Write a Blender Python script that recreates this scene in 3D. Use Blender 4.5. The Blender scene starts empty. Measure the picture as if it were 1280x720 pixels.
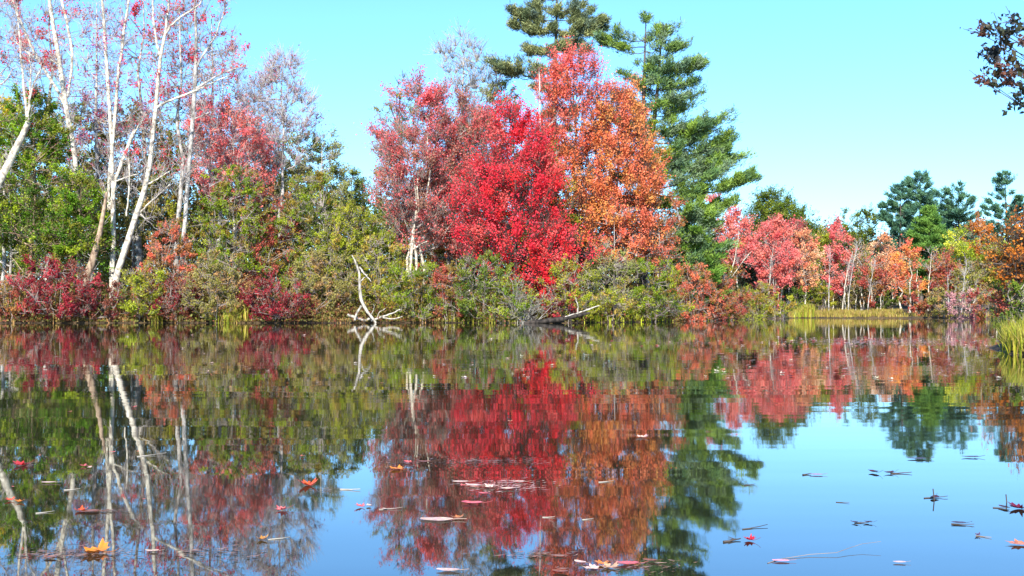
import bpy, math, random
import numpy as np

# ------------------------------------------------------------------ frame
F = 1372.0; CAM_H = 0.70; HOR = 388.0
A = math.atan((HOR - 360.0) / F)
scene = bpy.context.scene
COL = scene.collection

def ray(px, py):
    u = (px - 640.0) / F; v = (360.0 - py) / F
    fy = math.cos(A) - v * math.sin(A); fz = v * math.cos(A) + math.sin(A)
    return u, fy, fz

def at(px, py, D):
    """point seen at a picture position, D metres ahead"""
    u, fy, fz = ray(px, py)
    return np.array([u / fy * D, D, CAM_H + fz / fy * D])

def on_water(px, py):
    u, fy, fz = ray(px, py)
    t = -CAM_H / fz
    return np.array([u * t, fy * t, 0.0])

def lin(c):
    c = np.array(c, float) / 255.0
    return np.where(c <= 0.04045, c / 12.92, ((c + 0.055) / 1.055) ** 2.4)

# ------------------------------------------------------------------ objects
def tag(o, label=None, cat=None, group=None, kind=None):
    if label: o['label'] = label
    if cat: o['category'] = cat
    if group: o['group'] = group
    if kind: o['kind'] = kind
    return o

def empty(name, loc, label=None, cat=None, group=None, rz=0.0):
    o = bpy.data.objects.new(name, None); COL.objects.link(o)
    o.location = [float(a) for a in loc]; o.rotation_euler = (0, 0, rz)
    o.empty_display_size = 0.2
    return tag(o, label, cat, group)

def mesh_obj(name, V, Fc, mat, parent=None, tint=None, smooth=False, loc=None):
    """V (n,3); Fc (m,k) equal-sized faces or list of arrays of faces"""
    me = bpy.data.meshes.new(name)
    blocks = Fc if isinstance(Fc, list) else [Fc]
    blocks = [np.asarray(b, np.int32) for b in blocks if len(b)]
    me.vertices.add(len(V)); me.vertices.foreach_set('co', np.asarray(V, np.float32).ravel())
    nl = sum(b.size for b in blocks); nf = sum(len(b) for b in blocks)
    me.loops.add(nl); me.polygons.add(nf)
    me.loops.foreach_set('vertex_index', np.concatenate([b.ravel() for b in blocks]))
    tot = np.concatenate([np.full(len(b), b.shape[1], np.int32) for b in blocks])
    start = np.concatenate([[0], np.cumsum(tot)[:-1]]).astype(np.int32)
    me.polygons.foreach_set('loop_start', start)
    if smooth: me.polygons.foreach_set('use_smooth', np.ones(nf, bool))
    if tint is not None:
        at_ = me.attributes.new('tint', 'FLOAT_COLOR', 'FACE')
        rgba = np.ones((nf, 4), np.float32); rgba[:, :3] = tint
        at_.data.foreach_set('color', rgba.ravel())
    me.update(calc_edges=True)
    if mat: me.materials.append(mat)
    o = bpy.data.objects.new(name, me); COL.objects.link(o)
    if parent: o.parent = parent
    if loc is not None: o.location = [float(a) for a in loc]
    return o

# ------------------------------------------------------------------ materials
def new_mat(name):
    m = bpy.data.materials.new(name); m.use_nodes = True
    nt = m.node_tree; nt.nodes.clear()
    out = nt.nodes.new('ShaderNodeOutputMaterial')
    return m, nt, out

def leaf_material(name, transl=0.38, rough=0.55, spec=0.3):
    m, nt, out = new_mat(name)
    a = nt.nodes.new('ShaderNodeAttribute'); a.attribute_name = 'tint'
    p = nt.nodes.new('ShaderNodeBsdfPrincipled')
    p.inputs['Roughness'].default_value = rough
    p.inputs['Specular IOR Level'].default_value = spec
    t = nt.nodes.new('ShaderNodeBsdfTranslucent')
    mx = nt.nodes.new('ShaderNodeMixShader'); mx.inputs[0].default_value = transl
    nt.links.new(a.outputs['Color'], p.inputs['Base Color'])
    nt.links.new(a.outputs['Color'], t.inputs['Color'])
    nt.links.new(p.outputs[0], mx.inputs[1]); nt.links.new(t.outputs[0], mx.inputs[2])
    nt.links.new(mx.outputs[0], out.inputs['Surface'])
    return m

def bark_material(name, c1, c2, scale=(3, 3, 9), dark=None, bump=0.3, thr=(0.4, 0.6)):
    m, nt, out = new_mat(name)
    tc = nt.nodes.new('ShaderNodeTexCoord'); mp = nt.nodes.new('ShaderNodeMapping')
    mp.inputs['Scale'].default_value = scale
    n = nt.nodes.new('ShaderNodeTexNoise'); n.inputs['Scale'].default_value = 1.0
    n.inputs['Detail'].default_value = 6
    cr = nt.nodes.new('ShaderNodeValToRGB')
    e = cr.color_ramp.elements
    e[0].position = thr[0]; e[0].color = (*c1, 1); e[1].position = thr[1]; e[1].color = (*c2, 1)
    if dark:
        k = cr.color_ramp.elements.new(max(0.0, thr[0] - 0.13)); k.color = (*dark, 1)
    p = nt.nodes.new('ShaderNodeBsdfPrincipled'); p.inputs['Roughness'].default_value = 0.85
    p.inputs['Specular IOR Level'].default_value = 0.2
    b = nt.nodes.new('ShaderNodeBump'); b.inputs['Strength'].default_value = bump; b.inputs['Distance'].default_value = 0.02
    nt.links.new(tc.outputs['Object'], mp.inputs[0]); nt.links.new(mp.outputs[0], n.inputs['Vector'])
    nt.links.new(n.outputs['Fac'], cr.inputs[0]); nt.links.new(cr.outputs[0], p.inputs['Base Color'])
    nt.links.new(n.outputs['Fac'], b.inputs['Height']); nt.links.new(b.outputs[0], p.inputs['Normal'])
    nt.links.new(p.outputs[0], out.inputs['Surface'])
    return m

M_LEAF = leaf_material('leaf')
M_NEEDLE = leaf_material('needles', 0.12, 0.6, 0.25)
M_GRASS = leaf_material('grass_blades', 0.35, 0.5, 0.3)
M_FLOAT = leaf_material('wet_fallen_leaf', 0.15, 0.35, 0.5)
M_WHITE = bark_material('pale_birch_bark', (0.33, 0.29, 0.23), (0.58, 0.54, 0.44), (5, 5, 5), (0.16, 0.13, 0.11), thr=(0.44, 0.6))
M_GREY = bark_material('grey_bark', (0.20, 0.18, 0.16), (0.42, 0.40, 0.37), (5, 5, 3), (0.08, 0.07, 0.06))
M_TWIG = bark_material('twig_bark', (0.17, 0.13, 0.11), (0.34, 0.29, 0.26), (5, 5, 3))
M_PINK = bark_material('reddish_twig_bark', (0.26, 0.22, 0.21), (0.44, 0.40, 0.38), (5, 5, 3))
M_DARK = bark_material('dark_bark', (0.035, 0.028, 0.024), (0.10, 0.08, 0.07), (6, 6, 2))
M_BROWN = bark_material('rough_brown_bark', (0.14, 0.09, 0.06), (0.34, 0.25, 0.17), (6, 6, 3), (0.05, 0.03, 0.02), 0.6)
M_LOG = bark_material('rotten_wet_log', (0.012, 0.010, 0.009), (0.045, 0.036, 0.03), (6, 6, 3))
M_SILVER = bark_material('silvery_dead_twigs', (0.16, 0.15, 0.13), (0.32, 0.30, 0.26), (6, 6, 3))
M_DRIFT = bark_material('weathered_driftwood', (0.20, 0.18, 0.15), (0.42, 0.38, 0.32), (9, 9, 3), (0.06, 0.05, 0.04), 0.7)

# ------------------------------------------------------------------ terrain
SHORE = [(-60, 30), (-46, 54), (-34, 58.5), (-28, 60.0), (-20, 61.5), (-13, 60.6), (-6, 62.0), (0, 61.5), (4, 61.8),
         (8, 66), (12, 73), (16, 82), (21, 92), (26, 99), (33, 98), (40, 93), (45, 86), (42, 76), (37, 69),
         (31, 58), (24, 46), (17.2, 34.5), (12.0, 26), (9.2, 20.8), (8.1, 18.2), (8.6, 15.5), (11, 12), (16, 4), (20, -12), (0, -22), (-40, -18), (-62, 0)]
_S = np.array(SHORE, float)
def shore_dist(x, y):
    """signed distance to the pond edge, positive on land"""
    x = np.asarray(x, float); y = np.asarray(y, float)
    d = np.full(x.shape, 1e9); inside = np.zeros(x.shape, bool)
    n = len(_S)
    for i in range(n):
        a = _S[i]; b = _S[(i + 1) % n]; e = b - a
        t = np.clip(((x - a[0]) * e[0] + (y - a[1]) * e[1]) / (e @ e), 0, 1)
        d = np.minimum(d, np.hypot(x - a[0] - t * e[0], y - a[1] - t * e[1]))
        c = ((a[1] > y) != (b[1] > y)) & (x < (b[0] - a[0]) * (y - a[1]) / (b[1] - a[1] + 1e-12) + a[0])
        inside ^= c
    wob = 0.35 * np.sin(x * 1.7 + y * 0.6) * np.sin(y * 1.1 - x * 0.4) + 0.2 * np.sin(x * 4.1) * np.sin(y * 3.3 + 1)
    return np.where(inside, -d, d) + wob * 0.9 + 0.35 * np.sin(x * 0.8 + 2) * np.clip((y - 50) / 8, 0, 1)
def ground(x, y):
    d = shore_dist(x, y)
    land = 0.05 + 0.07 * (1 - np.exp(-np.maximum(d, 0) / 0.35)) + 0.04 * np.maximum(d, 0) ** 0.9
    land = np.minimum(land, 2.2) + 0.05 * np.sin(np.asarray(x) * 1.3) * np.sin(np.asarray(y) * 1.7) * np.clip(d, 0, 1)
    bed = -0.02 + np.maximum(-1.6, 0.35 * np.minimum(d, 0))
    return np.where(d > 0, land, bed)

def build_ground():
    def axis(lo, hi, fine, step_f, step_c):
        a = list(np.arange(fine[0], fine[1], step_f))
        v = fine[0]; s = step_f; l = []
        while v > lo: s = min(s * 1.25, step_c); v -= s; l.append(v)
        v = fine[1]; s = step_f; r = [v]
        while v < hi: s = min(s * 1.25, step_c); v += s; r.append(v)
        return np.array(l[::-1] + a + r)
    X = axis(-900, 900, (-40, 46), 0.5, 60); Y = axis(-300, 1600, (8, 104), 0.5, 60)
    gx, gy = np.meshgrid(X, Y)
    gz = ground(gx, gy)
    V = np.stack([gx.ravel(), gy.ravel(), gz.ravel()], 1)
    ny, nx = gx.shape
    i = (np.arange(ny - 1)[:, None] * nx + np.arange(nx - 1)[None, :]).ravel()
    Fc = np.stack([i, i + 1, i + nx + 1, i + nx], 1)
    m, nt, out = new_mat('leaf_litter_ground')
    tc = nt.nodes.new('ShaderNodeTexCoord')
    n1 = nt.nodes.new('ShaderNodeTexNoise'); n1.inputs['Scale'].default_value = 0.35; n1.inputs['Detail'].default_value = 8
    n2 = nt.nodes.new('ShaderNodeTexNoise'); n2.inputs['Scale'].default_value = 9; n2.inputs['Detail'].default_value = 5
    r1 = nt.nodes.new('ShaderNodeValToRGB'); r2 = nt.nodes.new('ShaderNodeValToRGB')
    r1.color_ramp.elements[0].color = (0.03, 0.022, 0.015, 1); r1.color_ramp.elements[1].color = (0.085, 0.065, 0.03, 1)
    r1.color_ramp.elements[0].position = 0.35; r1.color_ramp.elements[1].position = 0.65
    r2.color_ramp.elements[0].color = (0.4, 0.35, 0.3, 1); r2.color_ramp.elements[1].color = (1.6, 1.3, 1.0, 1)
    mx = nt.nodes.new('ShaderNodeMix'); mx.data_type = 'RGBA'; mx.blend_type = 'MULTIPLY'; mx.inputs['Factor'].default_value = 1
    p = nt.nodes.new('ShaderNodeBsdfPrincipled'); p.inputs['Roughness'].default_value = 0.9
    b = nt.nodes.new('ShaderNodeBump'); b.inputs['Distance'].default_value = 0.05; b.inputs['Strength'].default_value = 0.7
    for n in (n1, n2): nt.links.new(tc.outputs['Object'], n.inputs['Vector'])
    nt.links.new(n1.outputs['Fac'], r1.inputs[0]); nt.links.new(n2.outputs['Fac'], r2.inputs[0])
    nt.links.new(r1.outputs[0], mx.inputs['A']); nt.links.new(r2.outputs[0], mx.inputs['B'])
    nt.links.new(mx.outputs['Result'], p.inputs['Base Color']); nt.links.new(n2.outputs['Fac'], b.inputs['Height'])
    nt.links.new(b.outputs[0], p.inputs['Normal']); nt.links.new(p.outputs[0], out.inputs['Surface'])
    o = mesh_obj('ground', V, Fc, m, smooth=True); tag(o, kind='structure')

def build_water():
    V = np.array([(-75, -35, 0), (60, -35, 0), (60, 112, 0), (-75, 112, 0)], float)
    m, nt, out = new_mat('pond_water')
    tc = nt.nodes.new('ShaderNodeTexCoord')
    def noise(scale, vec_scale, detail, rough=0.5, rot=0.0):
        mp = nt.nodes.new('ShaderNodeMapping'); mp.inputs['Scale'].default_value = vec_scale
        mp.inputs['Rotation'].default_value = (0, 0, rot)
        n = nt.nodes.new('ShaderNodeTexNoise'); n.inputs['Scale'].default_value = scale
        n.inputs['Detail'].default_value = detail; n.inputs['Roughness'].default_value = rough
        nt.links.new(tc.outputs['Object'], mp.inputs[0]); nt.links.new(mp.outputs[0], n.inputs['Vector'])
        return n.outputs['Fac']
    def math_(op, a, b):
        n = nt.nodes.new('ShaderNodeMath'); n.operation = op
        for k, v in ((0, a), (1, b)):
            if isinstance(v, (int, float)): n.inputs[k].default_value = v
            else: nt.links.new(v, n.inputs[k])
        return n.outputs[0]
    fine = noise(6.0, (0.5, 1.0, 1), 2, 0.5, 0.1)
    swell = noise(0.7, (0.35, 1.0, 1), 1, 0.5, 0.05)
    mid = noise(2.6, (0.16, 1.0, 1), 1, 0.5, -0.04)
    patch = noise(0.10, (0.5, 1.0, 1), 2, 0.6)
    cr = nt.nodes.new('ShaderNodeMapRange'); cr.inputs['From Min'].default_value = 0.38; cr.inputs['From Max'].default_value = 0.66
    cr.inputs['To Min'].default_value = 0.5; cr.inputs['To Max'].default_value = 1.4
    nt.links.new(patch, cr.inputs['Value'])
    h = math_('ADD', math_('MULTIPLY', fine, WAVE_F), math_('MULTIPLY', mid, WAVE_M))
    h = math_('ADD', h, math_('MULTIPLY', swell, 0.0022))
    h = math_('MULTIPLY', h, cr.outputs[0])
    sx = nt.nodes.new('ShaderNodeSeparateXYZ'); nt.links.new(tc.outputs['Object'], sx.inputs[0])
    def ramp(v, a, c):
        n = nt.nodes.new('ShaderNodeMapRange'); n.interpolation_type = 'SMOOTHSTEP'; n.inputs['From Min'].default_value = a; n.inputs['From Max'].default_value = c
        nt.links.new(v, n.inputs['Value']); return n.outputs[0]
    gust = math_('MULTIPLY', ramp(sx.outputs['Y'], 77, 83), ramp(sx.outputs['X'], 20, 34))
    h = math_('ADD', h, math_('MULTIPLY', gust, math_('MULTIPLY', noise(5.0, (0.6, 1, 1), 2), 0.03)))
    b = nt.nodes.new('ShaderNodeBump'); b.inputs['Strength'].default_value = 1.0; b.inputs['Distance'].default_value = 1.0
    nt.links.new(h, b.inputs['Height'])
    p = nt.nodes.new('ShaderNodeBsdfPrincipled')
    p.inputs['Base Color'].default_value = (0.012, 0.014, 0.008, 1)
    rr = nt.nodes.new('ShaderNodeMapRange'); rr.inputs['From Min'].default_value = 0.45; rr.inputs['From Max'].default_value = 0.75
    rr.inputs['To Min'].default_value = 0.015; rr.inputs['To Max'].default_value = 0.05
    nt.links.new(noise(0.22, (0.22, 1.0, 1), 4, 0.6), rr.inputs['Value']); nt.links.new(rr.outputs[0], p.inputs['Roughness'])
    p.inputs['IOR'].default_value = WATER_IOR
    nt.links.new(b.outputs[0], p.inputs['Normal']); nt.links.new(p.outputs[0], out.inputs['Surface'])
    o = mesh_obj('water', V, np.array([[0, 1, 2, 3]]), m); tag(o, kind='structure')
WAVE_F = 0.00010; WAVE_M = 0.0010; WATER_IOR = 2.4

# ------------------------------------------------------------------ tubes / leaves
def tubes(P, R, sides=5):
    """P (N,K,3) polylines, R (N,K) radii -> verts, quads"""
    P = np.asarray(P, float); R = np.asarray(R, float); N, K, _ = P.shape
    T = np.gradient(P, axis=1); T /= np.linalg.norm(T, axis=2, keepdims=True) + 1e-9
    mean = T.mean(1); ref = np.where(np.abs(mean[:, 2:3]) > 0.8, [[1.0, 0, 0]], [[0, 0, 1.0]])[:, None, :]
    U = np.cross(T, ref); U /= np.linalg.norm(U, axis=2, keepdims=True) + 1e-9
    W = np.cross(T, U)
    a = np.arange(sides) / sides * 2 * np.pi
    ring = (U[:, :, None, :] * np.cos(a)[None, None, :, None] + W[:, :, None, :] * np.sin(a)[None, None, :, None])
    V = P[:, :, None, :] + ring * R[:, :, None, None]
    V = V.reshape(-1, 3)
    n = np.arange(N)[:, None, None] * K * sides; k = np.arange(K - 1)[None, :, None] * sides; s = np.arange(sides)[None, None, :]
    s2 = (s + 1) % sides
    q = np.stack([n + k + s, n + k + s2, n + k + sides + s2, n + k + sides + s], -1).reshape(-1, 4)
    return V, q

class Geo:
    def __init__(s): s.V = []; s.Q = []; s.n = 0
    def add(s, V, q):
        s.V.append(V); s.Q.append(q + s.n); s.n += len(V)
    def tubes(s, P, R, sides=5): s.add(*tubes(P, R, sides))
    def build(s, name, mat, parent, smooth=True):
        if not s.V: return None
        return mesh_obj(name, np.concatenate(s.V), np.concatenate(s.Q), mat, parent, smooth=smooth)

def resample(pts, K):
    pts = np.asarray(pts, float)
    seg = np.linalg.norm(np.diff(pts[:, :3], axis=0), axis=1); s = np.concatenate([[0], np.cumsum(seg)]); t = np.linspace(0, s[-1], K)
    out = np.stack([np.interp(t, s, pts[:, i]) for i in range(pts.shape[1])], 1)
    for _ in range(2): out[1:-1] = (out[:-2] + 2 * out[1:-1] + out[2:]) / 4
    return out

def unit(v): return v / (np.linalg.norm(v, axis=-1, keepdims=True) + 1e-9)

def leaf_quads(rng, C, size, asp=0.66, droop=0.0, up=0.75, axis=None):
    """diamond leaves round centres C; returns V, quads"""
    n = len(C)
    d = rng.normal(size=(n, 3))
    if axis is not None: d = d * 0.7 + axis
    d[:, 2] -= droop; d = unit(d)
    nn = rng.normal(size=(n, 3)); nn[:, 2] += up; nn[:, 1] -= up * 0.6
    w = unit(np.cross(d, nn)); nrm = np.cross(w, d)
    sz = size * rng.uniform(0.6, 1.35, n)[:, None]
    a = C - d * sz * 0.5; b = C + w * sz * asp * 0.5 + nrm * sz * 0.12; c = C + d * sz * 0.5; e = C - w * sz * asp * 0.5 + nrm * sz * 0.12
    V = np.stack([a, b, c, e], 1).reshape(-1, 3)
    return V, np.arange(n * 4).reshape(-1, 4)

def tints(rng, pal, clump_id, nclump, var=0.22, mix=0.7, zone=None):
    """leaf colours: palette picked per clump, jittered per leaf"""
    pal = np.array(pal); k = len(pal)
    if zone is not None:
        cc = np.clip((zone * k + rng.normal(0, 0.35 * k ** 0.5, nclump)).astype(int), 0, k - 1)
    else:
        cc = rng.integers(0, k, nclump)
    base = pal[cc]; cb = rng.uniform(1 - var, 1 + var, (nclump, 1))
    c = (base * cb)[clump_id]
    other = pal[rng.integers(0, k, len(clump_id))]
    m = rng.uniform(0, 1 - mix, (len(clump_id), 1)) * (rng.random((len(clump_id), 1)) < 0.6)
    c = c * (1 - m) + other * m
    return np.clip(c * rng.uniform(0.82, 1.18, (len(c), 1)), 0.004, 0.85)

def envelope(rng, H, cb, R, widest=0.42, p=0.55):
    ph = rng.uniform(0, 6.28, 6); am = rng.uniform(0.05, 0.15, 6)
    def r(z, az):
        t = np.clip((z - cb) / (H - cb), 0, 1)
        tt = np.where(t < widest, t / widest * 0.5, 0.5 + (t - widest) / (1 - widest) * 0.5)
        base = np.maximum(1 - (2 * tt - 1) ** 2, 0.0) ** p
        lob = 1 + am[0] * np.sin(2 * az + ph[0] + t * 4) * 1.3 + am[1] * np.sin(3 * az + ph[1] - t * 7) + am[2] * np.sin(5 * az + ph[2] + t * 11) + am[3] * np.sin(t * 17 + ph[3]) + am[4] * np.sin(t * 9 + az + ph[4])
        return R * base * lob
    return r

def leafy_tree(kind, loc, H, R, cb, pal, seed, leaves=14000, leaf=0.12, clumps=None, bark=M_GREY, trunk_r=None,
               stems=1, lean=(0, 0), widest=0.42, p=0.55, spray=0.75, twigs=6, asp=0.6, zone=False, name='leafy_tree',
               label=None, cat='tree', group=None, yscale=0.85, twig_mat=None, twig_r=0.012, upb=0.5, gap=0.4, scat=0.55, lumpy=0.5, flat=1.0, shell=0.42, mix=0.7, base_spread=0.15):
    """one tree or shrub: stems, branches and a crown of leaf sprays"""
    rng = np.random.default_rng(seed)
    root = empty(name, loc, label, cat, group)
    clumps = clumps or int(np.clip(leaves / 90, 30, 420))
    env = envelope(rng, H, cb, R, widest, p)
    z = cb + (H - cb) * (rng.beta(1.35, 1.25, clumps * 3) if cat == 'tree' else rng.beta(1.0, 1.25, clumps * 3))
    az = rng.uniform(0, 2 * np.pi, clumps * 3)
    rr = env(z, az)
    keep = rng.random(clumps * 3) < (rr / (R * 1.3)) + 0.08
    z = z[keep][:clumps]; az = az[keep][:clumps]; rr = rr[keep][:clumps]; clumps = len(z)
    rad = rr * rng.random(clumps) ** shell * 0.92
    lx = lean[0] * (z / H) ** 1.3; ly = lean[1] * (z / H) ** 1.3
    C = np.stack([rad * np.cos(az) + lx, rad * np.sin(az) * yscale + ly, z], 1)
    # stems
    tr = trunk_r or H * 0.012
    K = 9; st = []
    for s in range(stems):
        a0 = rng.uniform(0, 6.28); sp = 0 if stems == 1 else base_spread * rng.uniform(0.4, 1)
        top = np.array([lean[0] * 0.9, lean[1] * 0.9, H * (0.93 if stems == 1 else rng.uniform(0.6, 0.92))])
        if stems > 1: top[:2] += np.array([math.cos(a0), math.sin(a0)]) * R * rng.uniform(0.25, 0.75)
        b = np.array([math.cos(a0) * sp, math.sin(a0) * sp, -0.25])
        t = np.linspace(0, 1, K)[:, None]
        pl = b * (1 - t) + top * t; pl[:, :2] += rng.normal(0, 0.018 * H, (K, 2)) * np.sin(t * np.pi)
        if stems == 1: pl[:, :2] = b[:2] + (top[:2] - b[:2]) * (np.clip(pl[:, 2:3] / H, 0, 1) ** 1.3) + rng.normal(0, 0.010 * H, (K, 2)) * np.sin(t * np.pi)
        st.append(pl)
    st = np.array(st); tt = np.linspace(0, 1, K)
    rs = (tr / stems ** 0.5) * (1 - 0.88 * tt ** 0.8)
    rs = np.tile(rs, (stems, 1)); rs[:, 0] *= 1.35
    g = Geo(); g.tubes(st, rs, 8 if stems < 4 else 6)
    g.build('trunk' if cat == 'tree' else 'stem', bark, root)
    # limbs to groups of clumps
    nl = int(np.clip(clumps / 9, 5, 34)); li = rng.choice(clumps, min(nl, clumps), replace=False)
    dense = np.concatenate([np.stack([np.interp(np.linspace(0, 1, 30), tt, s[:, i]) for i in range(3)], 1) for s in st])
    def attach(Q, slope):
        # source on a stem, lower than the target
        d = np.linalg.norm((Q[:, None, :2] - dense[None, :, :2]), axis=2)
        want = Q[:, None, 2] - slope * d - 0.2
        cost = np.abs(dense[None, :, 2] - np.maximum(want, 0.15 * cb + 0.1)) + 0.5 * d
        return dense[np.argmin(cost, 1)]
    LE = C[li]; LS = attach(LE, 0.75)
    t5 = np.linspace(0, 1, 6)[None, :, None]
    LP = LS[:, None] * (1 - t5) + LE[:, None] * t5
    LP[:, :, 2] += (np.sin(t5[:, :, 0] * np.pi) * -0.10) * np.linalg.norm(LE - LS, axis=1)[:, None]
    LP += rng.normal(0, 0.05, LP.shape) * np.sin(t5 * np.pi) * np.linalg.norm(LE - LS, axis=1)[:, None, None] * 0.8
    ll = np.linalg.norm(LE - LS, axis=1)
    g2 = Geo(); lr = np.clip(0.016 * ll, 0.012, tr * 0.5)[:, None] * (1 - 0.75 * t5[:, :, 0]); g2.tubes(LP, lr, 5)
    # each clump hangs on its nearest limb point
    lp = LP[:, 1:].reshape(-1, 3)
    dd = np.linalg.norm(C[:, None] - lp[None], axis=2) + 0.8 * np.maximum(lp[None, :, 2] - C[:, None, 2], 0)
    src = lp[np.argmin(dd, 1)]
    t4 = np.linspace(0, 1, 4)[None, :, None]
    BP = src[:, None] * (1 - t4) + C[:, None] * t4 + rng.normal(0, 0.05, (clumps, 4, 3)) * np.sin(t4 * np.pi)
    g2.tubes(BP, np.clip(0.014 - 0.006 * t4[:, :, 0], 0.004, 1) * np.ones((clumps, 1)) * (1 + H * 0.03), 4)
    # twigs fan out of each clump
    axis_pt = np.stack([lx, ly, z - 0.6 * rad - 0.5], 1)
    D = unit(C - axis_pt); D[:, 2] += upb * 0.6; D = unit(D)
    cid = np.repeat(np.arange(clumps), twigs)
    TD = unit(D[cid] + rng.normal(0, scat, (len(cid), 3)) * np.array([1, 1, 0.75]))
    sc = rng.uniform(0.6, 1.25, clumps)
    tl = spray * sc[cid] * rng.uniform(0.5, 1.2, len(cid))
    T0 = C[cid] - D[cid] * spray * 0.25
    t3 = np.linspace(0, 1, 3)[None, :, None]
    TP = T0[:, None] + TD[:, None] * tl[:, None, None] * t3; TP[:, :, 2] *= 1; TP[:, 2, 2] += 0.06 * tl * upb
    g2.tubes(TP, twig_r * (1 - 0.6 * t3[:, :, 0]) * np.ones((len(cid), 1)), 3)
    g2.build('branches', twig_mat or bark, root)
    # leaves on the twigs
    wgt = rng.gamma(1.2 / gap, 1, len(cid)) * (rng.gamma(1 / lumpy, 1, clumps) + 0.02)[cid]; wgt /= wgt.sum()
    ti = rng.choice(len(cid), leaves, p=wgt)
    u = rng.beta(1.6, 1.1, leaves)
    Lc = T0[ti] + TD[ti] * (tl[ti] * u * 1.1)[:, None] + rng.normal(0, 0.075 * (spray / 0.75), (leaves, 3)) * np.array([1, 1, flat])
    Lc[:, 2] = np.maximum(Lc[:, 2], 0.05)
    V, q = leaf_quads(rng, Lc, leaf, asp, droop=0.35, axis=TD[ti] * 0.5)
    zn = None
    if zone: zn = np.clip((z - cb) / (H - cb), 0, 0.999)
    tn = tints(rng, pal, cid[ti], clumps, zone=zn, mix=mix)
    mesh_obj('crown' if cat == 'tree' else 'foliage', V, q, M_LEAF, root, tint=tn)
    return root

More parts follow.
